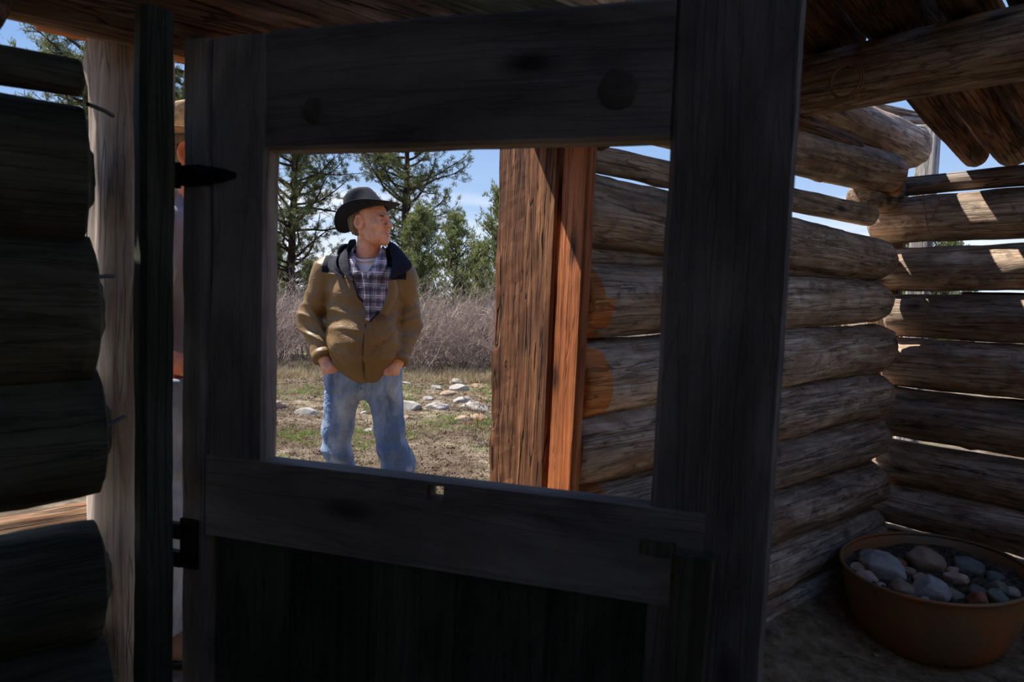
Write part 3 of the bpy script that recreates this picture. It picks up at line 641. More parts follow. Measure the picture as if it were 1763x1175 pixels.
# bare grey brush
def shrub_mesh(seed, h=1.35, w=.75, stems=34):
    rg = random.Random(seed); polys = []
    def grow(p, d, L, r, lvl):
        n = 5; P = [p]; dd = Vector(d)
        for i in range(n):
            dd = (dd + Vector((rg.gauss(0, .16), rg.gauss(0, .16), rg.gauss(.04, .1)))).normalized(); P.append(P[-1] + dd * L / n)
        polys.append(([tuple(q) for q in P], [r * (1 - .75 * i / n) for i in range(n + 1)]))
        if lvl:
            for k in range(rg.choice((4, 5, 6)) if lvl > 1 else rg.choice((3, 4, 5))):
                i = rg.randint(1, n); dv = (dd * .6 + Vector((rg.gauss(0, .6), rg.gauss(0, .6), rg.gauss(.25, .4)))).normalized()
                grow(P[i], dv, L * rg.uniform(.38, .62), r * .55, lvl - 1)
    for i in range(stems):
        a = rg.uniform(0, 6.28); rr_ = w * .35 * rg.random(); lean = rg.uniform(.05, .75)
        grow(Vector((rr_ * math.cos(a), rr_ * math.sin(a), -.03)), Vector((lean * math.cos(a), lean * math.sin(a), 1)).normalized(), h * rg.uniform(.5, .85), .008, 2)
    V, Fq = tubes(polys, 3); return mesh_np('shrub', V, Fq)
sm_ = [shrub_mesh(100 + i) for i in range(5)]
rg = random.Random(77); first = None
sp_ = []
for i in range(40):
    row = i % 3; x = -6.6 + 9.2 * (i / 39) + rg.uniform(-.15, .15); d = 11.2 + row * .75 + rg.uniform(-.2, .3); sp_.append((x * (1 if row < 2 else 1.1), d))
for i, (x, d) in enumerate(sp_):
    p = wp(x, d); o = link('bare_shrub', sm_[i % 5], None if i >= 5 else M['brush'], None, label='leafless grey-brown shrub in the dense band of brush behind the man', category='shrub', group='leafless shrubs behind the meadow')
    o.location = (p.x, p.y, gz(p.x, p.y)); o.rotation_euler = (0, 0, rg.uniform(0, 6.28)); s = rg.uniform(.85, 1.12) * (1.0 if x < -1 else 1.0); o.scale = (s * 1.1, s * 1.1, s)

rg = random.Random(3)
for x_, d_, lb in ((-.30, 5.9, 'thin dry weed with orange leaves beside the rough timber post'), (-.36, 7.4, 'dry orange-brown weed behind the nearer one, by the timber post')):
    p0 = wp(x_, d_); polys = []; Pn = []; Dn = []
    for k in range(9):
        a = rg.uniform(0, 6.28); l = rg.uniform(.2, .5); P = [Vector((rg.gauss(0, .03), rg.gauss(0, .03), -.02))]; d = Vector((math.cos(a) * .25, math.sin(a) * .25, 1)).normalized()
        for i in range(6): d = (d + Vector((rg.gauss(0, .1), rg.gauss(0, .1), .03))).normalized(); P.append(P[-1] + d * l / 6)
        polys.append(([tuple(q) for q in P], [.0022 - .0002 * i for i in range(7)]))
        for q in P[3:]:
            for _ in range(3): v = Vector((rg.gauss(0, 1), rg.gauss(0, 1), rg.gauss(.2, .6))).normalized(); Pn.append(tuple(q)); Dn.append(tuple(v * rg.uniform(.5, 1)))
    V, Fq = tubes(polys, 4); w_ = link('dry_weed', mesh_np('weed', V, Fq), M['litter'], None, label=lb, category='weed'); w_.location = (p0.x, p0.y, gz(p0.x, p0.y))
    V, Fq = blades(np.array(Pn), np.array(Dn), .035, .006, np.random.default_rng(2)); link('leaves', mesh_np('leaves', V, Fq), M['leaflitter'], w_)
def tree_parts(seed, h, style):
    rg = random.Random(seed); rng = np.random.default_rng(seed); wood_p = []; LP = []; LD = []
    n = 14; cx = rg.uniform(-.02, .02) * h
    tr = [Vector((cx * math.sin(i / n * 2.2) + rg.gauss(0, .012) * h * .3, rg.gauss(0, .01) * h * .3, h * i / n - (.15 if i == 0 else 0))) for i in range(n + 1)]
    r0 = h * (.0155 if style == 'pine' else .012)
    wood_p.append(([tuple(q) for q in tr], [r0 * (1 - .85 * i / n) + .006 for i in range(n + 1)]))
    def tp(z):
        t = max(0, min(.999, z / h)) * n; i = int(t); return tr[i].lerp(tr[i + 1], t - i)
    def clump(p, d, k, spread, size):
        q = rng.normal(size=(k, 3)) * spread; dd = rng.normal(size=(k, 3)) + np.array(d) * 1.0 + (0, 0, .35); dd /= np.linalg.norm(dd, axis=1)[:, None]
        LP.append(np.array(p) + q * .5); LD.append(dd * rng.uniform(.6, 1.15, (k, 1)) * size)
    if style == 'pine':
        z = h * .16; 
        while z < h * .985:
            f = z / h; L = h * (.30 * (1 - f) ** .75 + .035) * rg.uniform(.55, 1.1) * min(1, .55 + f * 1.2); a = rg.uniform(0, 6.28)
            p = tp(z); d = Vector((math.cos(a), math.sin(a), rg.uniform(-.05, .45))).normalized(); P = [p]; m = 7
            for i in range(m):
                d = (d + Vector((rg.gauss(0, .13), rg.gauss(0, .13), rg.gauss(.04, .1)))).normalized(); P.append(P[-1] + d * L / m)
            wood_p.append(([tuple(q) for q in P], [r0 * .28 * (1 - .8 * i / m) + .003 for i in range(m + 1)]))
            bare = f < .3 and rg.random() < .45
            for i in range(2, m + 1):
                for _ in range(rg.choice((2, 3, 3))):
                    dd = (d * .5 + Vector((rg.gauss(0, .6), rg.gauss(0, .6), rg.gauss(.1, .4)))).normalized(); e_ = P[i] + dd * L * rg.uniform(.12, .28)
                    mid = (P[i] + e_) / 2 + Vector((rg.gauss(0, .03), rg.gauss(0, .03), rg.gauss(0, .03)))
                    wood_p.append(([tuple(P[i]), tuple(mid), tuple(e_)], [.009, .006, .003]))
                    if not bare:
                        for q, kk in ((e_, 20), (mid, 9)):
                            clump(q, dd, int(kk * 1.5), .065, .12)
            z += h * rg.uniform(.006, .011)
    else:
        z = h * .03
        while z < h * .99:
            f = z / h; L = h * (.40 * (1 - f) ** .8 * min(1, .55 + 2.2 * f) + .03) * rg.uniform(.5, 1.2); a = rg.uniform(0, 6.28)
            p = tp(z); d = Vector((math.cos(a), math.sin(a), rg.uniform(.2, .9))).normalized(); P = [p]; m = 5
            for i in range(m):
                d = (d + Vector((rg.gauss(0, .15), rg.gauss(0, .15), rg.gauss(.12, .1)))).normalized(); P.append(P[-1] + d * L / m)
            wood_p.append(([tuple(q) for q in P], [.012 * (1 - .8 * i / m) + .002 for i in range(m + 1)]))
            for i in range(1, m + 1):
                for _ in range(rg.choice((0, 1, 2))):
                    q = P[i] + Vector((rg.gauss(0, .06), rg.gauss(0, .06), rg.gauss(.03, .06))); clump(q, (0, 0, 1.3), 16, .06, .09)
            z += h * rg.uniform(.0045, .009) * (3 / h if h > 3 else 1)
    V, Fq = tubes(wood_p, 6 if style == 'pine' else 4); wm = mesh_np('trunk', V, Fq)
    P = np.concatenate(LP); D = np.concatenate(LD); wdt = .0085 if style == 'pine' else .011
    s = np.cross(D, rng.normal(size=D.shape)); s /= np.linalg.norm(s, axis=1)[:, None] + 1e-9
    V = np.stack([P - s * wdt, P + s * wdt, P + D], 1).reshape(-1, 3); lm = mesh_np('foliage', V, np.arange(len(V)).reshape(-1, 3))
    return wm, lm
def tree(name, meshes, x, d, rz, sc, label, cat, style, group=None, first=False):
    p = wp(x, d); t = empty(name, (p.x, p.y, gz(p.x, p.y) - .05), rz, label=label, category=cat); t.scale = (sc, sc, sc)
    if group: t['group'] = group
    link('trunk', meshes[0], M['bark'] if first else None, t); link('foliage', meshes[1], M['pine_leaf' if style == 'pine' else 'jun_leaf'] if first else None, t); return t
pa = tree_parts(11, 9.0, 'pine'); pb = tree_parts(23, 8.2, 'pine'); ja = tree_parts(31, 2.9, 'juniper'); jb = tree_parts(37, 3.2, 'juniper')
tree('pine_tree', pa, -6.5, 20, .4, 1.0, 'tall full pine tree with a straight dark trunk left of the man', 'tree', 'pine', first=True)
tree('pine_tree', pb, -2.9, 18, 1.0, .95, 'open-branched pine tree rising behind the man\'s hat', 'tree', 'pine', first=True)
tree('pine_tree', pb, -8.7, 14.2, 3.6, 1.0, 'pine tree seen in the sky gap beside the pale log post, far left', 'tree', 'pine')
tree('pine_tree', pa, -8.9, 18.5, 2.2, .9, 'pine tree seen in the narrow slit beside the door', 'tree', 'pine')
tree('juniper_tree', ja, -1.85, 13.6, 0, 1.0, 'bushy green juniper directly right of the man\'s shoulder', 'tree', 'juniper', first=True)
tree('juniper_tree', jb, -1.28, 14.6, 0, .93, 'pointed green juniper in the middle of the gap between the man and the timber post', 'tree', 'juniper', first=True)
tree('juniper_tree', ja, -.72, 14.0, 2.0, .80, 'small rounded juniper between the pointed one and the timber post', 'tree', 'juniper')
tree('juniper_tree', jb, -.30, 13.2, 1.4, 1.02, 'green juniper touching the edge of the rough timber post', 'tree', 'juniper')
tree('juniper_tree', ja, -6.1, 15.2, 4.0, .62, 'low juniper at the left edge of the view, in front of the tall pine', 'tree', 'juniper')
tree('juniper_tree', jb, -5.1, 17.0, 5.0, .62, 'low green juniper just right of the tall pine trunk', 'tree', 'juniper')
rg = random.Random(5)
for i in range(34):
    x = -22 + 44 * i / 33 + rg.uniform(-.8, .8); d = rg.uniform(22, 30); j = i % 2
    if x > 3: d = rg.uniform(14, 22)
    t = tree('juniper_tree', (ja, jb)[j], x, d, rg.uniform(0, 6), rg.uniform(.72, 1.1), 'juniper in the far green tree line beyond the brush', 'tree', 'juniper', group='far tree line beyond the brush')
# ------------------------------------------------------------------ PEOPLE: smooth bodies and clothes grown from distance fields
def snets(Fv, org, h):
    s = Fv < 0; nx, ny, nz = Fv.shape
    c = [s[i:nx - 1 + i, j:ny - 1 + j, k:nz - 1 + k] for i in (0, 1) for j in (0, 1) for k in (0, 1)]
    tot = sum(x.astype(np.int8) for x in c); act = (tot > 0) & (tot < 8)
    idx = np.full(act.shape, -1, np.int64); I = np.argwhere(act); idx[act] = np.arange(len(I))
    acc = np.zeros((len(I), 3)); cnt = np.zeros(len(I)); i, j, k = I.T
    off = [(a, b, c_) for a in (0, 1) for b in (0, 1) for c_ in (0, 1)]
    for a in off:
        for ax in range(3):
            if a[ax]: continue
            b = list(a); b[ax] = 1
            fa = Fv[i + a[0], j + a[1], k + a[2]]; fb = Fv[i + b[0], j + b[1], k + b[2]]; m = (fa < 0) != (fb < 0)
            t = np.where(m, fa / np.where(m, fa - fb, 1), 0); p = np.tile(np.array(a, float), (len(I), 1)); p[:, ax] += t
            acc += p * m[:, None]; cnt += m
    V = (I + acc / cnt[:, None]) * h + org; Q = []
    for ax in range(3):
        sl0 = [slice(None)] * 3; sl1 = [slice(None)] * 3; sl0[ax] = slice(0, -1); sl1[ax] = slice(1, None)
        a = s[tuple(sl0)]; b = s[tuple(sl1)]; E_ = np.argwhere(a != b)
        u, v = (ax + 1) % 3, (ax + 2) % 3
        ok = (E_[:, u] > 0) & (E_[:, v] > 0) & (E_[:, u] < Fv.shape[u] - 1) & (E_[:, v] < Fv.shape[v] - 1); E_ = E_[ok]
        def cell(du, dv): q = E_.copy(); q[:, u] += du; q[:, v] += dv; return idx[q[:, 0], q[:, 1], q[:, 2]]
        q = np.stack([cell(-1, -1), cell(0, -1), cell(0, 0), cell(-1, 0)], 1); flip = ~a[E_[:, 0], E_[:, 1], E_[:, 2]]; q[flip] = q[flip][:, ::-1]; Q.append(q)
    return V, np.concatenate(Q)
def smin(a, b, k): h = np.clip(.5 + .5 * (b - a) / k, 0, 1); return b * (1 - h) + a * h - k * h * (1 - h)
def smax(a, b, k): return -smin(-a, -b, k)
class Fld:
    def __init__(s, lo, hi, h):
        s.lo, s.h = np.array(lo, float), h; ax = [np.arange(lo[i], hi[i], h, dtype=np.float32) for i in range(3)]
        s.X, s.Y, s.Z = np.meshgrid(*ax, indexing='ij')
    def mesh(s, F): return snets(F, s.lo, s.h)
class Pts:     # the same fields, evaluated in a turned frame
    def __init__(s, X, Y, Z): s.X, s.Y, s.Z = X, Y, Z
def cap(G, a, b, r0, r1, sy=1.0, sx=1.0):
    a = np.array(a, float); b = np.array(b, float); d = (b - a) * (1 / sx, 1 / sy, 1)
    x, y, z = (G.X - a[0]) / sx, (G.Y - a[1]) / sy, G.Z - a[2]; t = np.clip((x * d[0] + y * d[1] + z * d[2]) / max(1e-9, d @ d), 0, 1)
    return (np.sqrt((x - t * d[0]) ** 2 + (y - t * d[1]) ** 2 + (z - t * d[2]) ** 2) - (r0 + (r1 - r0) * t)) * min(1, sy, sx)
def ell(G, c, r):
    x, y, z = (G.X - c[0]) / r[0], (G.Y - c[1]) / r[1], (G.Z - c[2]) / r[2]; k0 = np.sqrt(x * x + y * y + z * z) + 1e-6
    k1 = np.sqrt((x / r[0]) ** 2 + (y / r[1]) ** 2 + (z / r[2]) ** 2) + 1e-6; return k0 * (k0 - 1) / k1
def wav(G, f, seed, n=9, aniso=(1, 1, 1)):
    rg = np.random.default_rng(seed); o = 0
    for _ in range(n):
        k = rg.normal(size=3); k = k / np.linalg.norm(k) * f * rg.uniform(.6, 1.5) * aniso; o = o + np.sin(G.X * k[0] + G.Y * k[1] + G.Z * k[2] + rg.uniform(0, 6.3))
    return o / math.sqrt(n)
def ridged(G, f, seed, n=7, aniso=(1, 1, 1)): return 1 - 2 * np.abs(wav(G, f, seed, n, aniso)) / 1.4
def chain(G, pts, k=.03, **kw):
    F = None
    for (a, ra), (b, rb) in zip(pts[:-1], pts[1:]):
        c = cap(G, a, b, ra, rb, **kw); F = c if F is None else smin(F, c, k)
    return F
def add(name, VF, mats, parent, mi=None, **props):
    return link(name, mesh_np(name, VF[0], VF[1], True, mi), mats, parent, **props)
def cent(V, Q): return V[Q].mean(1)
def ribbon(A, B, n=40, m=8, th=.006, bulge=.0, mid=None):
    """a soft band between two curves, with thickness"""
    a, b = spline(A, n), spline(B, n); rows = []
    T = np.gradient((a + b) / 2, axis=0); W_ = b - a; Nn = np.cross(T, W_); Nn /= np.linalg.norm(Nn, axis=1)[:, None] + 1e-9
    prof = [(j / m, 1) for j in range(m + 1)] + [(j / m, -1) for j in range(m, -1, -1)]
    for t, s in prof:
        edge = 0.35 + .65 * math.sin(math.pi * min(1, max(0, t))) ** .5 if 0 < t < 1 else .35
        rows.append(a + W_ * t + Nn * (bulge * math.sin(math.pi * t) + s * th * edge))
    V = np.stack(rows, 1); k = len(prof); i = np.arange(n)[:, None] * k; j = np.arange(k)[None]; j2 = (j + 1) % k
    Q = np.stack([i + j, i + k + j, i + k + j2, i + j2], -1).reshape(-1, 4); ends = []
    for e_ in (0, n):
        for j in range(m): q = [e_ * k + j, e_ * k + j + 1, e_ * k + 2 * m - j, e_ * k + 2 * m + 1 - j]; ends.append(q if e_ == 0 else q[::-1])
    return V.reshape(-1, 3), np.concatenate([Q, np.array(ends)])

def clothmat(name, col, rough=.75, var=.15, fine=400, sheen=.1, spec=.3, fade=None, crease=0):
    m, n, b = newmat(name); tc = n.nodes.new('ShaderNodeTexCoord').outputs['Object']
    a = tuple(x * (1 - var) for x in col[:3]) + (1,); c = tuple(min(1, x * (1 + var)) for x in col[:3]) + (1,)
    cc = ramp(n, noise(n, tc, 9, 6, .6), [(.3, a), (.7, c)])
    if fade: cc = mixc(n, ramp(n, noise(n, mapping(n, tc, (6, 6, 2.2)), 1.2, 6, .65, .4), [(.42, g(0)), (.66, g(1))]), cc, fade)
    n.links.new(cc, b.inputs['Base Color']); b.inputs['Roughness'].default_value = rough; b.inputs['Specular IOR Level'].default_value = spec
    b.inputs['Sheen Weight'].default_value = sheen; bump(n, b, noise(n, tc, fine, 3), .25, .001)
    if crease:
        b2 = n.nodes.new('ShaderNodeBump'); b2.inputs['Strength'].default_value = crease; b2.inputs['Distance'].default_value = .012
        n.links.new(noise(n, mapping(n, tc, (1, 1, 1.6)), 8, 3, .45, 2.2), b2.inputs['Height']); b1 = [q for q in n.nodes if q.type == 'BUMP' and q != b2][0]; n.links.new(b2.outputs[0], b1.inputs['Normal'])
    return m
def plaid(name, base, light, dark, px=.052, pz=.056):
    m, n, b = newmat(name); tc = n.nodes.new('ShaderNodeTexCoord').outputs['Object']; sp = n.nodes.new('ShaderNodeSeparateXYZ')
    n.links.new(tc, sp.inputs[0])
    def band(src, per, c0, w):
        a = n.nodes.new('ShaderNodeMath'); a.operation = 'MULTIPLY_ADD'; n.links.new(src, a.inputs[0]); a.inputs[1].default_value = 1 / per; a.inputs[2].default_value = c0
        f = n.nodes.new('ShaderNodeMath'); f.operation = 'FRACT'; n.links.new(a.outputs[0], f.inputs[0])
        s_ = n.nodes.new('ShaderNodeMath'); s_.operation = 'SUBTRACT'; n.links.new(f.outputs[0], s_.inputs[0]); s_.inputs[1].default_value = .5
        ab = n.nodes.new('ShaderNodeMath'); ab.operation = 'ABSOLUTE'; n.links.new(s_.outputs[0], ab.inputs[0])
        l = n.nodes.new('ShaderNodeMath'); l.operation = 'LESS_THAN'; n.links.new(ab.outputs[0], l.inputs[0]); l.inputs[1].default_value = w
        return l.outputs[0]
    def half(x):
        h = n.nodes.new('ShaderNodeMath'); h.operation = 'MULTIPLY'; n.links.new(x, h.inputs[0]); h.inputs[1].default_value = .62; return h.outputs[0]
    c = base
    for src, per in ((sp.outputs['X'], px), (sp.outputs['Z'], pz)):
        c = mixc(n, half(band(src, per, .15, .14)), c, dark)
        c = mixc(n, half(band(src, per, .62, .055)), c, light); c = mixc(n, half(band(src, per, .80, .03)), c, light)
    n.links.new(c, b.inputs['Base Color']); b.inputs['Roughness'].default_value = .85; b.inputs['Sheen Weight'].default_value = .1; return m
def skinmat(name, a, b_):
    m, n, b = newmat(name); tc = n.nodes.new('ShaderNodeTexCoord').outputs['Object']
    c = ramp(n, noise(n, tc, 28, 7, .65), [(.3, a), (.7, b_)]); n.links.new(c, b.inputs['Base Color']); b.inputs['Roughness'].default_value = .5
    b.inputs['Subsurface Weight'].default_value = .12; b.inputs['Subsurface Radius'].default_value = (.012, .004, .002); b.inputs['Subsurface Scale'].default_value = 1
    bump(n, b, noise(n, tc, 160, 6, .7), .35, .0015); return m
M['skin'] = skinmat('weathered_skin', srgb(206, 136, 104), srgb(242, 184, 150))
M['skin2'] = skinmat('tanned_skin', srgb(196, 112, 76), srgb(222, 140, 100))
M['eyebrow'] = plain('eyebrow_hair', srgb(92, 74, 60), .8, 0, .4, 200, .5)
M['lip'] = plain('lip', srgb(176, 104, 92), .5, 0, .1, 30, .1)
M['eye'] = plain('eye', srgb(150, 138, 128), .25, 0, .02, 5, 0, .5)
M['iris'] = plain('iris', srgb(60, 48, 40), .2, 0, .1, 50, 0, .5)
M['hair'] = plain('grey_brown_hair', srgb(128, 108, 88), .75, 0, .45, 60, .8, bd=.004)
M['jacket'] = clothmat('olive_brown_shell', srgb(122, 93, 52), .5, .12, 250, .0, .42, crease=.45)
M['navy'] = clothmat('dark_navy_cloth', srgb(30, 30, 42), .8, .2, 250, .0, .15, crease=.4)
M['tee'] = clothmat('white_cotton', srgb(236, 232, 240), .9, .04)
M['jeans'] = clothmat('washed_denim', srgb(88, 112, 148), .85, .2, 500, .05, .2, fade=srgb(178, 190, 208), crease=.9)
M['denim_seam'] = clothmat('denim_seam', srgb(60, 84, 124), .85)
M['felt'] = clothmat('black_felt', srgb(20, 25, 36), .8, .25, 120, .04, .25)
M['band'] = clothmat('hat_band', srgb(24, 26, 34), .45, .2)
M['plaid'] = plaid('plaid_cotton', srgb(146, 134, 146), srgb(246, 240, 246), srgb(70, 58, 74))
M['boot'] = clothmat('brown_leather', srgb(104, 74, 52), .6, .25, 120)
M['zip'] = plain('zipper', srgb(30, 30, 34), .4, .4, .1, 200, .2)
M['stitch'] = clothmat('dark_seam', srgb(84, 64, 38), .8)
M['straw'] = plain('straw', srgb(176, 146, 104), .85, 0, .4, 60, .8)
M['shirt2'] = clothmat('grey_mauve_shirt', srgb(128, 122, 136), .85, .15)
M['belt'] = clothmat('brown_belt', srgb(120, 66, 36), .5, .2)
M['jeans2'] = clothmat('grey_blue_denim', srgb(112, 120, 134), .85, .15, 500, .15, .2, fade=srgb(160, 168, 182))

def head_field(G, hc, yaw, pitch=0.0, roll=0.0):
    """distance field of a head; face looks along -y of the head frame, turned by yaw. Returns field and head-frame points"""
    X, Y, Z = G.X - hc[0], G.Y - hc[1], G.Z - hc[2]; c, s = math.cos(-yaw), math.sin(-yaw)
    x, y = c * X - s * Y, s * X + c * Y; z = Z; c, s = math.cos(-pitch), math.sin(-pitch); y, z = c * y - s * z, s * y + c * z
    H = Pts(x, y, z); ax = Pts(np.abs(x), y, z)
    F = ell(H, (0, .018, .035), (.077, .098, .088))
    F = smin(F, ell(H, (0, -.030, -.022), (.060, .062, .082)), .03)
    F = smin(F, cap(ax, (.050, .012, -.052), (.018, -.062, -.098), .022, .020), .03)
    F = smin(F, ell(H, (0, -.078, -.100), (.022, .018, .018)), .02)
    F = smin(F, ell(ax, (.040, -.056, -.024), (.026, .030, .024)), .02)          # cheekbones
    F = smin(F, ell(ax, (.040, -.045, -.065), (.020, .028, .030)), .02)          # cheeks
    F = smin(F, cap(ax, (.008, -.090, .020), (.040, -.074, .016), .011, .010), .012)   # brow
    F = smax(F, -ell(ax, (.030, -.103, .000), (.020, .025, .014)), .007)         # eye sockets
    F = smin(F, ell(ax, (.030, -.072, .001), (.0145, .013, .0125)), .004)        # eyelids
    F = smin(F, ell(ax, (.030, -.080, -.013), (.014, .008, .005)), .008)         # bags
    F = smin(F, cap(H, (0, -.090, .014), (0, -.114, -.027), .008, .0125), .010)  # nose
    F = smin(F, ell(ax, (.0125, -.102, -.031), (.0085, .013, .0085)), .006)
    F = smax(F, -ell(ax, (.0065, -.108, -.040), (.0035, .006, .004)), .003)
    F = smin(F, cap(ax, (.030, -.070, -.080), (.044, -.030, -.085), .014, .016), .02)             # jowl
    F = smin(F, ell(H, (0, -.082, -.064), (.026, .018, .022)), .014)             # muzzle
    F = smin(F, cap(ax, (0, -.101, -.056), (.020, -.088, -.060), .0055, .003), .005)
    F = smin(F, cap(ax, (0, -.098, -.070), (.018, -.087, -.067), .0065, .003), .005)
    F = smax(F, -cap(ax, (0, -.110, -.0625), (.023, -.092, -.0645), .0048, .0022), .003)
    F = smax(F, -cap(ax, (.020, -.098, -.040), (.034, -.080, -.066), .0022, .0012), .010)   # smile fold
    # ear: dished oval with a rim
    ex, ey, ez = .079, .012, -.008
    e1 = ell(Pts(ax.X - .22 * (ax.Y - ey), ax.Y, ax.Z), (ex + .002, ey, ez), (.011, .023, .037)); e1 = smax(e1, -ell(ax, (ex + .0115, ey - .002, ez + .004), (.013, .0135, .024)), .003)
    F = smin(F, e1, .005); F = smin(F, ell(ax, (ex + .002, ey - .014, ez - .004), (.004, .004, .008)), .004); F = smax(F, -ell(ax, (ex + .004, ey - .007, ez - .002), (.006, .005, .008)), .003)
    # wrinkles: crow's feet, forehead, neck
    F = F + .0007 * ridged(H, 150, 5, 5, (.4, .6, 1.6)) * np.exp(-((H.Z - .01) / .06) ** 2)
    return F, H
def hat_mesh(a=.104, b=.086, ch=.118, brim=.068, curl=.045, droop=-.012, pinch=1.0, n=96, crease=.022, th=.002):
    """crown footprint a (front-back, y) by b (x). origin at the centre of the sweatband"""
    V = []; rings = []
    for t in (1.0, .94, .8, .6, .4, .2, .05):     # brim from rim to crown
        rings.append(('b', t))
    for k, h in ((1.0, .004), (.998, .03), (.985, .06), (.96, .086), (.92, .102), (.85, .111), (.74, .1135), (.6, .112), (.4, .107), (.2, .103), (.04, .102)): rings.append(('c', k, h))
    for rg_ in rings:
        for j in range(n):
            an = 2 * math.pi * j / n; sx, cy = math.sin(an), -math.cos(an)   # cy=-1 is the front
            if rg_[0] == 'b':
                t = rg_[1]; x = sx * (b + brim * t * .92); y = cy * (a + brim * t); z = curl * (sx * sx) ** 1.3 * t ** 1.7 + (droop - (.022 if cy > 0 else 0) * cy * cy * t) * (cy * cy) * t ** 1.2 + .002
            else:
                k, h = rg_[1:]; x, y = sx * b * k, cy * a * k; hh = h * ch / .114; front = max(0, -cy)
                f = hh / ch; x *= 1 - .30 * pinch * f * front ** 1.5; y = y * (1 - .10 * f) + (.010 * f) + front * .030 * f * pinch
                z = hh + .010 * f * front - .012 * f * max(0, cy)
                z -= crease * max(0, 1 - (x / (b * .42)) ** 2) * max(0, (f - .75) / .25) if k < .8 else 0
                # side dents
                dd = math.exp(-((y + .045) / .03) ** 2 - ((hh - ch * .66) / .022) ** 2); x *= 1 - .20 * pinch * dd
            V.append((x, y, z))
    m = len(rings); Q = [(i * n + j, (i + 1) * n + j, (i + 1) * n + (j + 1) % n, i * n + (j + 1) % n) for i in range(m - 1) for j in range(n)]
    V.append((0, .004, V[-1][2])); c = len(V) - 1; me_f = [q[::-1] for q in Q] + [((m - 1) * n + j, (m - 1) * n + (j + 1) % n, c) for j in range(n)]
    return mesh_py('hat', V, me_f)
def hat_band_mesh(a, b, z0, z1, pinch=.1, n=96, o=.0025):
    V = []
    for z, e_ in ((z0, o * .4), (z0 + .002, o), (z1 - .002, o), (z1, o * .3)):
        for j in range(n):
            an = 2 * math.pi * j / n; sx, cy = math.sin(an), -math.cos(an); f = z / .118; front = max(0, -cy)
            x, y = sx * (b + e_), cy * (a + e_); x *= 1 - .30 * pinch * f * front ** 1.5; y = y * (1 - .10 * f) + .010 * f + front * .018 * f * pinch
            V.append((x, y, z + .010 * f * front - .012 * f * max(0, cy)))
    return mesh_py('band', V, [(i * n + j, i * n + (j + 1) % n, (i + 1) * n + (j + 1) % n, (i + 1) * n + j) for i in range(3) for j in range(n)])
def put_hat(parent, hc, yaw, pitch, off, mat, bandmat, tilt=0, **kw):
    me = hat_mesh(**kw); h = link('hat', me, M[mat], parent)
    sol = h.modifiers.new('thick', 'SOLIDIFY'); sol.thickness = .004; sol.offset = 0; ss = h.modifiers.new('sub', 'SUBSURF'); ss.levels = ss.render_levels = 1
    Rm = Matrix.Translation(hc) @ Matrix.Rotation(yaw, 4, 'Z') @ Matrix.Rotation(pitch, 4, 'X') @ Matrix.Translation(off) @ Matrix.Rotation(tilt, 4, 'X')
    h.matrix_basis = Rm; link('hat_band', hat_band_mesh(kw.get('a', .104), kw.get('b', .086), .004, .026, kw.get('pinch', 1.0)), M[bandmat], h); return h
def hand(G, wrist, palm, tip, side, k=.008, r=1.0):
    """palm plus four fingers and a thumb; side: direction across the knuckles towards the thumb"""
    w, p, t = (np.array(q, float) for q in (wrist, palm, tip)); s = np.array(side, float); s /= np.linalg.norm(s)
    d = t - p; L = np.linalg.norm(d); d /= L; F = smin(cap(G, w, p, .027 * r, .030 * r), cap(G, p - s * .018, p + s * .018, .020 * r, .022 * r), .02)
    for i, (o_, l_) in enumerate(((-.030, .72), (-.010, .92), (.010, 1.0), (.028, .9))):
        a = p + s * o_ * r + d * .015; b = a + d * L * .5 * l_; c = b + (d * .8 + np.array((0, .35, -.3)) * .4) * L * .5 * l_
        F = smin(F, smin(cap(G, a, b, .0095 * r, .0088 * r), cap(G, b, c, .0088 * r, .007 * r), .004), k)
    a = w * .5 + p * .5 + s * .022 * r; b = a + (s * .8 + d * .6) * .036 * r; c = b + (d * .9 + s * .25) * .030 * r
    return smin(F, smin(cap(G, a, b, .013 * r, .011 * r), cap(G, b, c, .0105 * r, .0085 * r), .006), .012)

# ---- man in the brown jacket: local frame x right as the photographer sees him, -y towards the cabin, z up
mp_ = wp(-.715, 3.4); 
HC, HY, HP = (.000, -.015, 1.640), math.radians(66), math.radians(-4)
def leg_field(G, L, R):
    k = .02; a = chain(G, L, k); b = chain(G, R, k); return a, b
shL, elL, wrL = (-.205, .03, 1.385), (-.300, .055, 1.150), (-.203, -.066, .960)
shR, elR, wrR = (.150, .03, 1.375), (.183, .060, 1.135), (.158, -.060, .960)
def torso(G, o=0.0):
    F = cap(G, (-.025, .01, 1.27), (-.018, .0, 1.02), .172 + o, .180 + o, sy=.70)
    F = smin(F, cap(G, (-.165, .02, 1.375), (.112, .02, 1.365), .070 + o, .070 + o), .07)
    F = smin(F, cap(G, (-.02, .03, 1.42), (-.02, .02, 1.46), .070 + o, .060 + o), .05)
    return smin(F, ell(G, (-.01, -.055, 1.06), (.15 + o, .10 + o, .15 + o)), .05)
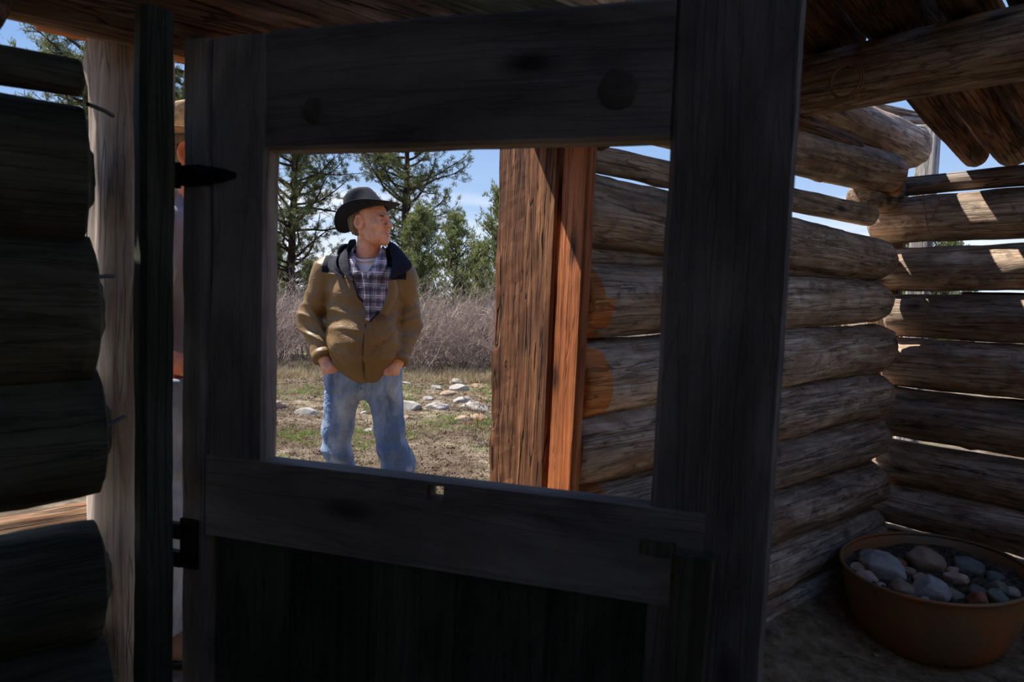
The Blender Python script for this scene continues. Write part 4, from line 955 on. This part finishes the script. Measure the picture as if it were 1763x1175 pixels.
# body
def body_field(G, head=True):
    F = torso(G, -.03); F = smin(F, cap(G, (-.02, .0, 1.0), (-.02, .0, .965), .14, .125, sy=.7), .05)
    for a, e_, w in ((shL, elL, wrL), (shR, elR, wrR)): F = smin(F, chain(G, [(a, .05), (e_, .042), (w, .030)], .02), .03)
    for P in LEGS: F = smin(F, chain(G, [(q, r * .76) for q, r in P], .02), .02)
    F = smin(F, hand(G, wrL, (-.170, -.092, .915), (-.146, -.082, .840), (.95, -.25, 0)), .012)
    F = smin(F, hand(G, wrR, (.132, -.088, .915), (.108, -.080, .840), (-.95, -.25, 0)), .012)
    F = smin(F, cap(G, (-.022, .012, 1.42), (-.010, .012, 1.56), .058, .059), .025)
    if head: F = smin(F, head_field(G, HC, HY, HP)[0], .018)
    return F
LEGS = ([((-.115, .0, .86), .098), ((-.138, -.015, .60), .076), ((-.140, -.015, .50), .072), ((-.142, .02, .30), .066), ((-.142, .035, .10), .066)],
        [((.075, .0, .86), .098), ((.112, -.015, .61), .074), ((.130, -.02, .50), .072), ((.160, .01, .32), .066), ((.168, .03, .10), .066)])
man = None
G = Fld((-.40, -.26, .03), (.36, .25, 1.47), .0085); VFb = G.mesh(body_field(G, True))
G = Fld((-.19, -.20, 1.462), (.17, .16, 1.80), .0031); F = body_field(G, True); VFh = G.mesh(F)
V, Q = VFb; keep = (V[Q][:, :, 2].max(1) < 1.468); VFb = (V, Q[keep])
man = add('person', join_np([VFb, VFh]), M['skin'], None, label='man in a dark wide-brimmed hat and brown jacket, hands in jeans pockets, looking right', category='person')
man.location = (mp_.x, mp_.y, -.05); man.rotation_euler = (0, 0, YAW)
HM = Matrix.Translation(HC) @ Matrix.Rotation(HY, 4, 'Z') @ Matrix.Rotation(HP, 4, 'X')
def head_bit(name, c, r, mat, parent, HMx):
    import bmesh
    bm = bmesh.new(); bmesh.ops.create_uvsphere(bm, u_segments=20, v_segments=12, radius=1)
    for v in bm.verts: v.co = Vector((v.co.x * r[0] + c[0], v.co.y * r[1] + c[1], v.co.z * r[2] + c[2]))
    me = bpy.data.meshes.new(name); bm.to_mesh(me); bm.free()
    for p in me.polygons: p.use_smooth = True
    o = link(name, me, M[mat], parent); o.matrix_basis = HMx; return o
for s in (-1, 1):
    e_ = head_bit('eye', (.030 * s, -.0765, -.0005), (.0105, .0105, .0062), 'eye', man, HM); q = head_bit('iris', (.030 * s + .001, -.0845, -.0005), (.0050, .0035, .0045), 'iris', e_, HM); q.matrix_basis = Matrix()
    head_bit('eyebrow', (.031 * s, -.0905, .0185), (.020, .0055, .0045), 'eyebrow', man, HM)
head_bit('lips', (0, -.0905, -.0635), (.018, .0105, .0098), 'lip', man, HM)
# hair
G = Fld((-.17, -.16, 1.52), (.14, .14, 1.76), .003); Fh, H = head_field(G, HC, HY, HP)
F = smin(ell(H, (0, .024, .028), (.083, .102, .092)), ell(H, (0, .060, -.028), (.058, .042, .036)), .03) + .0025 * ridged(H, 260, 3, 6, (1, 1, .35))
F = smax(F, -(H.Z + .010 + np.clip((H.Y - .024) * 3.0, -1, .078)), .006); F = smax(F, -(H.Y + .052 - np.clip((H.Z - .0) * 0, 0, 0)), .006)
side = np.maximum(-(H.Y - .030), -(H.Z - .012)); cut = np.where(H.Z < .022, np.minimum(H.Y - .036, 9), .2)   # leave the ears free
F = np.maximum(F, np.where((H.Z < .026) & (H.Y < .038) & (H.Y > -.012), .01, F)); F = np.maximum(F, np.where((H.Y <= -.012) & (H.Z < -.012), .01, F))
add('hair', G.mesh(F), M['hair'], man)
put_hat(man, HC, HY, HP, (0, .018, .038), 'felt', 'band', tilt=math.radians(-17), a=.106, b=.087, ch=.122, brim=.069, curl=.040, droop=-.010)

# white tee, plaid shirt
def vneck(G, zt, zb, xw, cx): return np.abs(G.X - cx) - np.clip((G.Z - zb) / (zt - zb), -1, 1.2) * xw
G = Fld((-.16, -.20, 1.25), (.13, .16, 1.50), .005); F = smin(torso(G, -.020), cap(G, (-.022, .010, 1.38), (-.018, .010, 1.50), .072, .066), .03)
F = smax(F, G.Z - 1.448 - .45 * np.clip(G.Y + .06, 0, 1), .004); add('undershirt', G.mesh(F), M['tee'], man)
V, Q = tubes([(spline([(-.088, .03, 1.482), (-.070, -.040, 1.458), (-.020, -.064, 1.447), (.034, -.040, 1.458), (.050, .03, 1.482)], 30), .006)], 8); link('neckband', mesh_np('nb', V, Q), M['tee'], man)
G = Fld((-.26, -.22, .90), (.22, .19, 1.50), .0055); F = torso(G, -.014) + .0018 * wav(G, 38, 8)
F = np.maximum(F, -np.maximum(vneck(G, 1.48, 1.365, .062, .002), G.Y - .0)); F = smax(F, G.Z - 1.485, .004); F = np.maximum(F, -(torso(G, -.024)))
add('plaid_shirt', G.mesh(F), M['plaid'], man)
sh = [o for o in COL.objects if o.name.startswith('plaid_shirt')][0]
for A, B in (([(-.085, .045, 1.530), (-.082, -.03, 1.505), (-.060, -.080, 1.455), (-.022, -.108, 1.395)], [(-.098, .045, 1.495), (-.108, -.03, 1.470), (-.098, -.095, 1.425), (-.062, -.125, 1.375)]),
             ([(.050, .045, 1.530), (.052, -.03, 1.505), (.042, -.078, 1.455), (.012, -.108, 1.395)], [(.064, .045, 1.495), (.082, -.03, 1.470), (.096, -.088, 1.430), (.074, -.120, 1.372)])):
    V, Q = ribbon(A, B, 30, 6, .003, .004); link('shirt_collar', mesh_np('c', V, Q), M['plaid'], sh)
V, Q = ribbon([(.014, -.148, 1.39), (.028, -.158, 1.30), (.036, -.166, 1.16)], [(-.010, -.146, 1.39), (.006, -.157, 1.30), (.018, -.166, 1.16)], 20, 4, .0022); link('shirt_placket', mesh_np('c', V, Q), M['plaid'], sh)
V, Q = ribbon([(.052, -.132, 1.325), (.056, -.138, 1.27), (.062, -.145, 1.21)], [(.112, -.108, 1.318), (.112, -.116, 1.26), (.104, -.124, 1.20)], 16, 8, .003, .010); link('shirt_pocket', mesh_np('c', V, Q), M['plaid'], sh)

# jacket
def openL(z): return np.interp(z, [1.150, 1.165, 1.25, 1.36, 1.474], [.030, .028, -.012, -.062, -.104])
def openR(z): return np.interp(z, [1.150, 1.165, 1.25, 1.36, 1.44, 1.5], [.030, .042, .100, .138, .150, .150])
G = Fld((-.42, -.26, .82), (.30, .26, 1.52), .0052)
T0 = cap(G, (-.025, .01, 1.27), (-.022, .0, 1.02), .182, .182, sy=.74)
T0 = smin(T0, cap(G, (-.175, .025, 1.380), (.122, .025, 1.368), .078, .078), .06)
T0 = smin(T0, ell(G, (-.005, -.055, 1.04), (.165, .118, .17)), .05)
T0 = smin(T0, cap(G, (.0, -.045, .98), (.02, -.035, .86), .135, .095, sy=.8), .05)
T0 = smin(T0, cap(G, (-.02, .03, 1.42), (-.02, .03, 1.47), .080, .078), .04)
dx = np.clip(-(G.X - .03), 0, 1); dr = np.clip(G.X - .03, 0, 1)
hem = .853 + np.where(G.X < .03, .9 * dx ** 2 + 62 * dx ** 4, 9.0 * dr ** 2); hem = np.where(G.Y > .02, np.minimum(hem, .90), hem); hem = hem + .004 * np.sin(G.X * 60)
drp = np.exp(-((G.Z - 1.12) / .16) ** 2)
fold = -.0045 * ridged(G, 17, 4, 5, (1.0, .5, 1.5)) - .0055 * ridged(Pts(G.X + .4 * G.Z, G.Y, G.Z), 30, 6, 5, (.6, .5, 1.4)) + .002 * wav(G, 60, 2)
for a, b, w, am in (((-.195, -.12, 1.235), (-.055, -.17, 1.145), .011, .012), ((-.15, -.15, 1.12), (.0, -.175, 1.08), .012, .009), ((.17, -.10, 1.12), (.05, -.17, 1.02), .010, .009), ((-.19, -.13, 1.19), (-.10, -.17, 1.10), .008, .009), ((.16, -.13, 1.20), (.07, -.17, 1.12), .009, .010), ((-.02, -.18, 1.16), (.03, -.18, 1.10), .008, .008), ((-.16, -.15, 1.06), (-.06, -.18, .98), .010, .008), ((.15, -.13, 1.05), (.08, -.17, .94), .009, .009), ((-.18, -.10, 1.30), (-.13, -.14, 1.20), .009, .010), ((-.20, -.10, 1.02), (-.09, -.14, .90), .012, .010)):
    fold = fold + am * np.exp(-(np.clip(cap(G, a, b, 0, 0), 0, 1) / w) ** 2)
TJ = T0 + fold * .8
shell = np.maximum(TJ, -(TJ + .011)); wedge = np.maximum(np.maximum(openL(G.Z) - G.X, G.X - openR(G.Z)), np.maximum(G.Y + .02, 1.158 - G.Z))
shell = smax(shell, -wedge, .004)
shell = smax(shell, hem - G.Z, .005); shell = np.maximum(shell, G.Z - 1.492); shell = np.maximum(shell, -np.maximum(cap(G, (-.022, .0, 1.36), (-.02, .01, 1.60), .070, .078), -9))
def sleeve(G, a, e_, w, seed, rs):
    F = chain(G, [(a, rs[0]), (e_, rs[1]), (w, rs[2])], .035)
    A = np.array(w, float) - np.array(e_, float); A /= np.linalg.norm(A); t = (G.X - e_[0]) * A[0] + (G.Y - e_[1]) * A[1] + (G.Z - e_[2]) * A[2]
    near = np.exp(-((G.Z - e_[2]) / .10) ** 2)
    F = F - (.010 * near + .0045) * ridged(Pts(G.X * .55, G.Y * .7, G.Z + .35 * G.X * (1 if seed % 2 else -1)), 46, seed, 5) * .75 + .002 * wav(G, 55, seed + 9)
    cut = (G.X - w[0]) * A[0] + (G.Y - w[1]) * A[1] + (G.Z - w[2]) * A[2] - .004
    F = smax(F, cut, .004); return np.maximum(F, -np.maximum(F + .012, -.03 - cut)) if True else F
s1 = sleeve(G, (-.215, .03, 1.385), elL, wrL, 21, (.082, .066, .050)); s2 = sleeve(G, (.150, .03, 1.370), elR, wrR, 24, (.078, .062, .048))
JF = smin(smin(shell, s1, .012), s2, .012); V, Q = G.mesh(JF)
C3 = cent(V, Q); P_ = Pts(C3[:, 0], C3[:, 1], C3[:, 2])
sl_ = np.minimum(chain(P_, [((-.245, .03, 1.385), .075), (elL, .066)], .02), chain(P_, [((.190, .03, 1.370), .072), (elR, .062)], .02))
navy = (P_.Z > 1.382 - .02 * (P_.X > 0)) & (P_.X > -.226) & (P_.X < .185) & (sl_ > -.045)
cuffd = np.minimum(np.abs(chain(P_, [(wrL, .001), (wrL, .001)], .01)), np.abs(chain(P_, [(wrR, .001), (wrR, .001)], .01)))
jk = add('jacket', (V, Q), [M['jacket'], M['navy']], man, navy.astype(int))
# zip, fly front, collar and hood
zp = [(.030, -.176, 1.165), (.026, -.180, 1.08), (.020, -.176, .98), (.020, -.160, .875)]
def front_y(x, z):     # first jacket surface met from the front
    i = int(round((x - G.lo[0]) / G.h)); k = int(round((z - G.lo[2]) / G.h)); col = JF[i, :, k]; j = np.argmax(col < 0)
    return G.lo[1] + j * G.h if col[j] < 0 else -.10
def hug(pts, o): return [(x, front_y(x, z) - o, z) for x, z in pts]
V, Q = ribbon(hug([(.048, 1.150), (.050, 1.08), (.050, 1.0), (.050, .93), (.046, .878)], .003), hug([(.024, 1.160), (.016, 1.08), (.012, 1.0), (.012, .93), (.018, .872)], .004), 40, 5, .005, .004); link('zip_flap', mesh_np('z', V, Q), M['jacket'], jk)
V, Q = tubes([(spline(hug([(.034, 1.160), (.012, 1.205), (-.018, 1.262), (-.043, 1.315), (-.068, 1.372), (-.082, 1.41)], .004), 50), .0042)], 8); link('zipper', mesh_np('z', V, Q), M['zip'], jk)
V, Q = tubes([(spline(hug([(.036, 1.158), (.072, 1.205), (.108, 1.262), (.126, 1.315), (.142, 1.37)], .004), 50), .0042)], 8); link('zipper', mesh_np('z', V, Q), M['zip'], jk)
V, Q = tubes([(spline(hug([(.0155, 1.145), (.010, 1.05), (.008, .97), (.013, .876)], .0035), 40), .003)], 6); link('seam', mesh_np('z', V, Q), M['stitch'], jk)
for A, B, bl, t in (([(-.096, .075, 1.560), (-.108, .010, 1.545), (-.100, -.055, 1.490), (-.080, -.110, 1.420), (-.045, -.150, 1.345)], [(-.115, .085, 1.510), (-.138, .010, 1.490), (-.140, -.065, 1.445), (-.112, -.120, 1.388), (-.050, -.152, 1.342)], .010, .007),
                    ([(.050, .075, 1.560), (.072, .020, 1.545), (.098, -.030, 1.505), (.124, -.085, 1.445), (.118, -.120, 1.370)], [(.090, .085, 1.508), (.140, .030, 1.505), (.185, -.020, 1.470), (.212, -.060, 1.422), (.132, -.122, 1.362)], .010, .008),
                    ([(-.12, .02, 1.53), (-.10, .09, 1.53), (-.03, .13, 1.50), (.05, .10, 1.52), (.08, .03, 1.53)], [(-.17, .03, 1.47), (-.15, .14, 1.44), (-.03, .18, 1.40), (.10, .15, 1.43), (.15, .04, 1.48)], .020, .010),
                    ([(-.13, .05, 1.500), (-.150, -.04, 1.468), (-.142, -.10, 1.418), (-.10, -.135, 1.37)], [(-.16, .07, 1.485), (-.190, -.04, 1.445), (-.175, -.105, 1.398), (-.102, -.140, 1.362)], .010, .006)):
    V, Q = ribbon(A, B, 44, 10, t, bl); o = link('hood' if bl == .02 else 'collar', mesh_np('c', V, Q), M['navy'], jk)
V, Q = ribbon([(.116, -.132, 1.355), (.112, -.146, 1.28), (.084, -.168, 1.200)], [(.150, -.108, 1.36), (.156, -.114, 1.28), (.118, -.144, 1.18)], 20, 6, .004, .006); link('jacket_facing', mesh_np('c', V, Q), M['jacket'], jk)
for w_, e_, r in ((wrL, elL, .051), (wrR, elR, .049)):
    A = np.array(w_, float) - np.array(e_, float); A /= np.linalg.norm(A); c0 = np.array(w_, float) - A * .018
    V, Q = tubes([([c0 - A * .022, c0 - A * .02, c0 + A * .018, c0 + A * .02], [r - .002, r + .004, r + .004, r - .001])], 28); link('cuff', mesh_np('cuff', V, Q), M['jacket'], jk)

# jeans
def jeans_field(G, LG, waist, seed=3):
    a = chain(G, LG[0], .03); b = chain(G, LG[1], .03); wv = .0022 * wav(G, 30, seed) - .0035 * ridged(G, 34, seed + 1, 5, (.7, .7, 1.5))
    cr = np.exp(-((G.Z - .78) / .07) ** 2); kn = np.exp(-((G.Z - .42) / .13) ** 2)
    wv = wv - .004 * cr * ridged(Pts(G.X, G.Y, G.Z - .5 * np.abs(G.X - waist[0])), 60, seed + 3, 4, (.4, .3, 1.3)) - .012 * kn * ridged(Pts(G.X, G.Y, G.Z + .4 * G.X), 26, seed + 4, 4, (.7, .4, 1.4))
    F = smin(a, b, .012); F = smin(F, cap(G, (waist[0], .005, .975), (waist[0], .0, .942), waist[1] + .004, waist[1] + .008, sy=.72), .04)
    F = smin(F, cap(G, (waist[0] - .07, .02, .89), (waist[0] + .07, .02, .90), .085, .085), .02)
    return F + wv * .8
JL = ([((-.119, .0, .86), .096), ((-.143, -.012, .60), .071), ((-.143, -.015, .50), .069), ((-.140, .01, .38), .068), ((-.142, .035, .10), .078)],
      [((.079, .0, .86), .096), ((.118, -.012, .61), .069), ((.142, -.02, .50), .070), ((.160, .0, .43), .078), ((.167, .02, .34), .072), ((.170, .03, .10), .078)])
G = Fld((-.27, -.18, .06), (.29, .20, .985), .0055); F = jeans_field(G, JL, (-.021, .166)); F = smax(F, .085 - G.Z, .004); F = smax(F, G.Z - .962, .004)
F = smin(F, cap(G, (-.158, -.078, .880), (-.145, -.075, .825), .040, .034), .02); F = smin(F, cap(G, (.128, -.075, .880), (.115, -.072, .825), .040, .034), .02)
for P, r in (((-.178, -.100, .945), .048), ((.142, -.098, .945), .046)): F = smax(F, -ell(G, P, (r, .05, .045)), .006)
jn = add('jeans', G.mesh(F), M['jeans'], man); JG, JFd = G, F
def fy(x, z):
    i = int(round((x - JG.lo[0]) / JG.h)); k = int(round((z - JG.lo[2]) / JG.h)); col = JFd[i, :, k]; j = np.argmax(col < 0); return JG.lo[1] + j * JG.h
V, Q = tubes([(spline([(x, fy(x, z) - .0012, z) for x, z in ((-.008, .90), (-.010, .86), (-.014, .82))], 20), .003)], 6); link('fly_seam', mesh_np('f', V, Q), M['denim_seam'], jn)
# boots
def boots(parent, feet, mat, hgt=.14):
    for (x, y, yaw) in feet:
        G = Fld((x - .11, y - .26, .0), (x + .11, y + .14, .20), .006); c, s = math.cos(-yaw), math.sin(-yaw); X, Y = G.X - x, G.Y - y; Hh = Pts(c * X - s * Y, s * X + c * Y, G.Z)
        F = cap(Hh, (0, .0, hgt), (0, .01, .05), .050, .050); F = smin(F, cap(Hh, (0, -.01, .055), (0, -.15, .040), .047, .042), .04); F = smax(F, .022 - Hh.Z, .006); b = add('boot', G.mesh(F), M[mat], parent)
        G2 = Fld((x - .11, y - .26, -.01), (x + .11, y + .14, .045), .005); X, Y = G2.X - x, G2.Y - y; Hh = Pts(c * X - s * Y, s * X + c * Y, G2.Z)
        F = np.maximum(cap(Pts(Hh.X, Hh.Y, Hh.Z * 0), (0, .02, 0), (0, -.155, 0), .049, .046), np.abs(Hh.Z - .013) - .012); add('sole', G2.mesh(F), M['iron'], b)
boots(man, ((-.145, .01, -.12), (.175, .0, .22)), 'boot')

# ---- second person, seen only through the slit by the door: stands side-on, facing right
pp = wp(-1.098, 2.37); Y2 = math.radians(90)
def q2(x, y): return (x, y)
HC2 = (.012, 0, 1.600)
SH, EL, WR = (-.03, -.15, 1.37), (-.105, -.185, 1.00), (.06, -.20, .96)
LG2 = ([((-.055, -.085, .88), .098), ((-.05, -.085, .52), .072), ((-.075, -.085, .12), .070)], [((-.045, .085, .88), .098), ((-.02, .09, .52), .072), ((-.03, .10, .12), .070)])
def torso2(G, o=0):
    F = cap(G, (-.01, -.04, 1.27), (-.01, .04, 1.27), .110 + o, .110 + o); F = smin(F, cap(G, (-.045, 0, 1.40), (-.03, 0, 1.45), .085 + o, .062 + o), .05); F = smin(F, cap(G, (-.02, 0, 1.28), (-.02, 0, .97), .125 + o, .122 + o), .05)
    return smin(F, cap(G, (-.02, -.13, 1.37), (-.02, .13, 1.37), .062 + o, .062 + o), .06)
def body2(G):
    F = torso2(G, -.025)
    for s in (1, -1): F = smin(F, chain(G, [((SH[0], SH[1] * s, SH[2]), .045), ((EL[0], EL[1] * s, EL[2]), .042), ((WR[0], WR[1] * s, WR[2]), .030)], .02), .03); F = smin(F, hand(G, (WR[0], WR[1] * s, WR[2]), (.12, -.185 * s, .94), (.18, -.14 * s, .92), (0, 0, 1)), .012)
    for P in LG2: F = smin(F, chain(G, [(q, r * .8) for q, r in P], .03), .04)
    F = smin(F, cap(G, (-.015, 0, 1.36), (.0, 0, 1.50), .058, .056), .03); return smin(F, head_field(G, HC2, Y2, 0)[0], .018)
G = Fld((-.25, -.30, .03), (.25, .30, 1.44), .010); VB = G.mesh(body2(G)); G = Fld((-.14, -.14, 1.43), (.22, .14, 1.74), .0045); VH = G.mesh(body2(G))
V, Q = VB; VB = (V, Q[V[Q][:, :, 2].max(1) < 1.438])
p2 = add('person', join_np([VB, VH]), M['skin2'], None, label='second person outside, seen through the slit beside the door hinges, in grey shirt and jeans', category='person')
p2.location = (pp.x, pp.y, -.05); p2.rotation_euler = (0, 0, YAW); p2.scale = (1.09, 1.09, 1.09)
HM2 = Matrix.Translation(HC2) @ Matrix.Rotation(Y2, 4, 'Z')
for s in (-1, 1):
    e_ = head_bit('eye', (.030 * s, -.0765, -.0005), (.0105, .0105, .0062), 'eye', p2, HM2); q = head_bit('iris', (.030 * s, -.0845, -.0005), (.0050, .0035, .0045), 'iris', e_, HM2); q.matrix_basis = Matrix()
G = Fld((-.12, -.13, 1.50), (.16, .13, 1.72), .0045); _, H = head_field(G, HC2, Y2, 0); F = smin(ell(H, (0, .026, .028), (.084, .104, .092)), ell(H, (0, .07, -.045), (.062, .045, .05)), .03)
F = np.maximum(F, np.where((H.Z < .02) & (H.Y < .035), .01, F)); F = np.maximum(F, np.where(H.Y < -.055, .01, F)); add('hair', G.mesh(F), M['hair'], p2)
put_hat(p2, HC2, Y2, 0, (0, .012, .048), 'straw', 'belt', a=.106, b=.088, ch=.105, brim=.055, curl=.01, droop=-.012)
G = Fld((-.26, -.30, .87), (.24, .30, 1.56), .008); F = torso2(G, -.006) + .004 * wav(G, 35, 5)
for s in (1, -1): F = smin(F, chain(G, [((SH[0], SH[1] * s, SH[2]), .062), ((EL[0] * .92, EL[1] * s, EL[2] + .035), .058)], .02), .02)
F = smax(F, .905 - G.Z, .005); F = np.maximum(F, -cap(G, (.0, 0, 1.42), (.01, 0, 1.6), .052, .06)); add('shirt', G.mesh(F), M['shirt2'], p2)
G = Fld((-.24, -.24, .06), (.20, .26, .98), .008); a = chain(G, [(q, r + .008) for q, r in LG2[0]], .03); b = chain(G, [(q, r + .008) for q, r in LG2[1]], .03)
F = smin(smin(a, b, .02), cap(G, (-.02, 0, .95), (-.03, 0, .90), .128, .135), .05) + .004 * wav(G, 32, 6) + .004 * ridged(G, 30, 9, 5, (.6, .6, 1.5)); F = smax(F, .09 - G.Z, .004); F = smax(F, G.Z - .912, .004)
add('jeans', G.mesh(F), M['jeans2'], p2)
P = [(-.02 + .133 * math.cos(t), .133 * math.sin(t), .905) for t in np.linspace(0, 6.2832, 49)]
Vb = [(x, y, z + dz) for dz, k in ((-.016, 0), (.016, 0)) for x, y, z in P]; Vi = [(-.02 + (x + .02) * .96, y * .96, z) for x, y, z in Vb]; n = 49
Fb = [(j, j + 1, n + j + 1, n + j) for j in range(n - 1)] + [(2 * n + j, 3 * n + j, 3 * n + j + 1, 2 * n + j + 1) for j in range(n - 1)] + [(n + j, n + j + 1, 3 * n + j + 1, 3 * n + j) for j in range(n - 1)]
link('belt', mesh_py('belt', Vb + Vi, Fb), M['belt'], p2)
boots(p2, ((-.075, -.085, 1.5708), (-.03, .10, 1.5708)), 'boot')
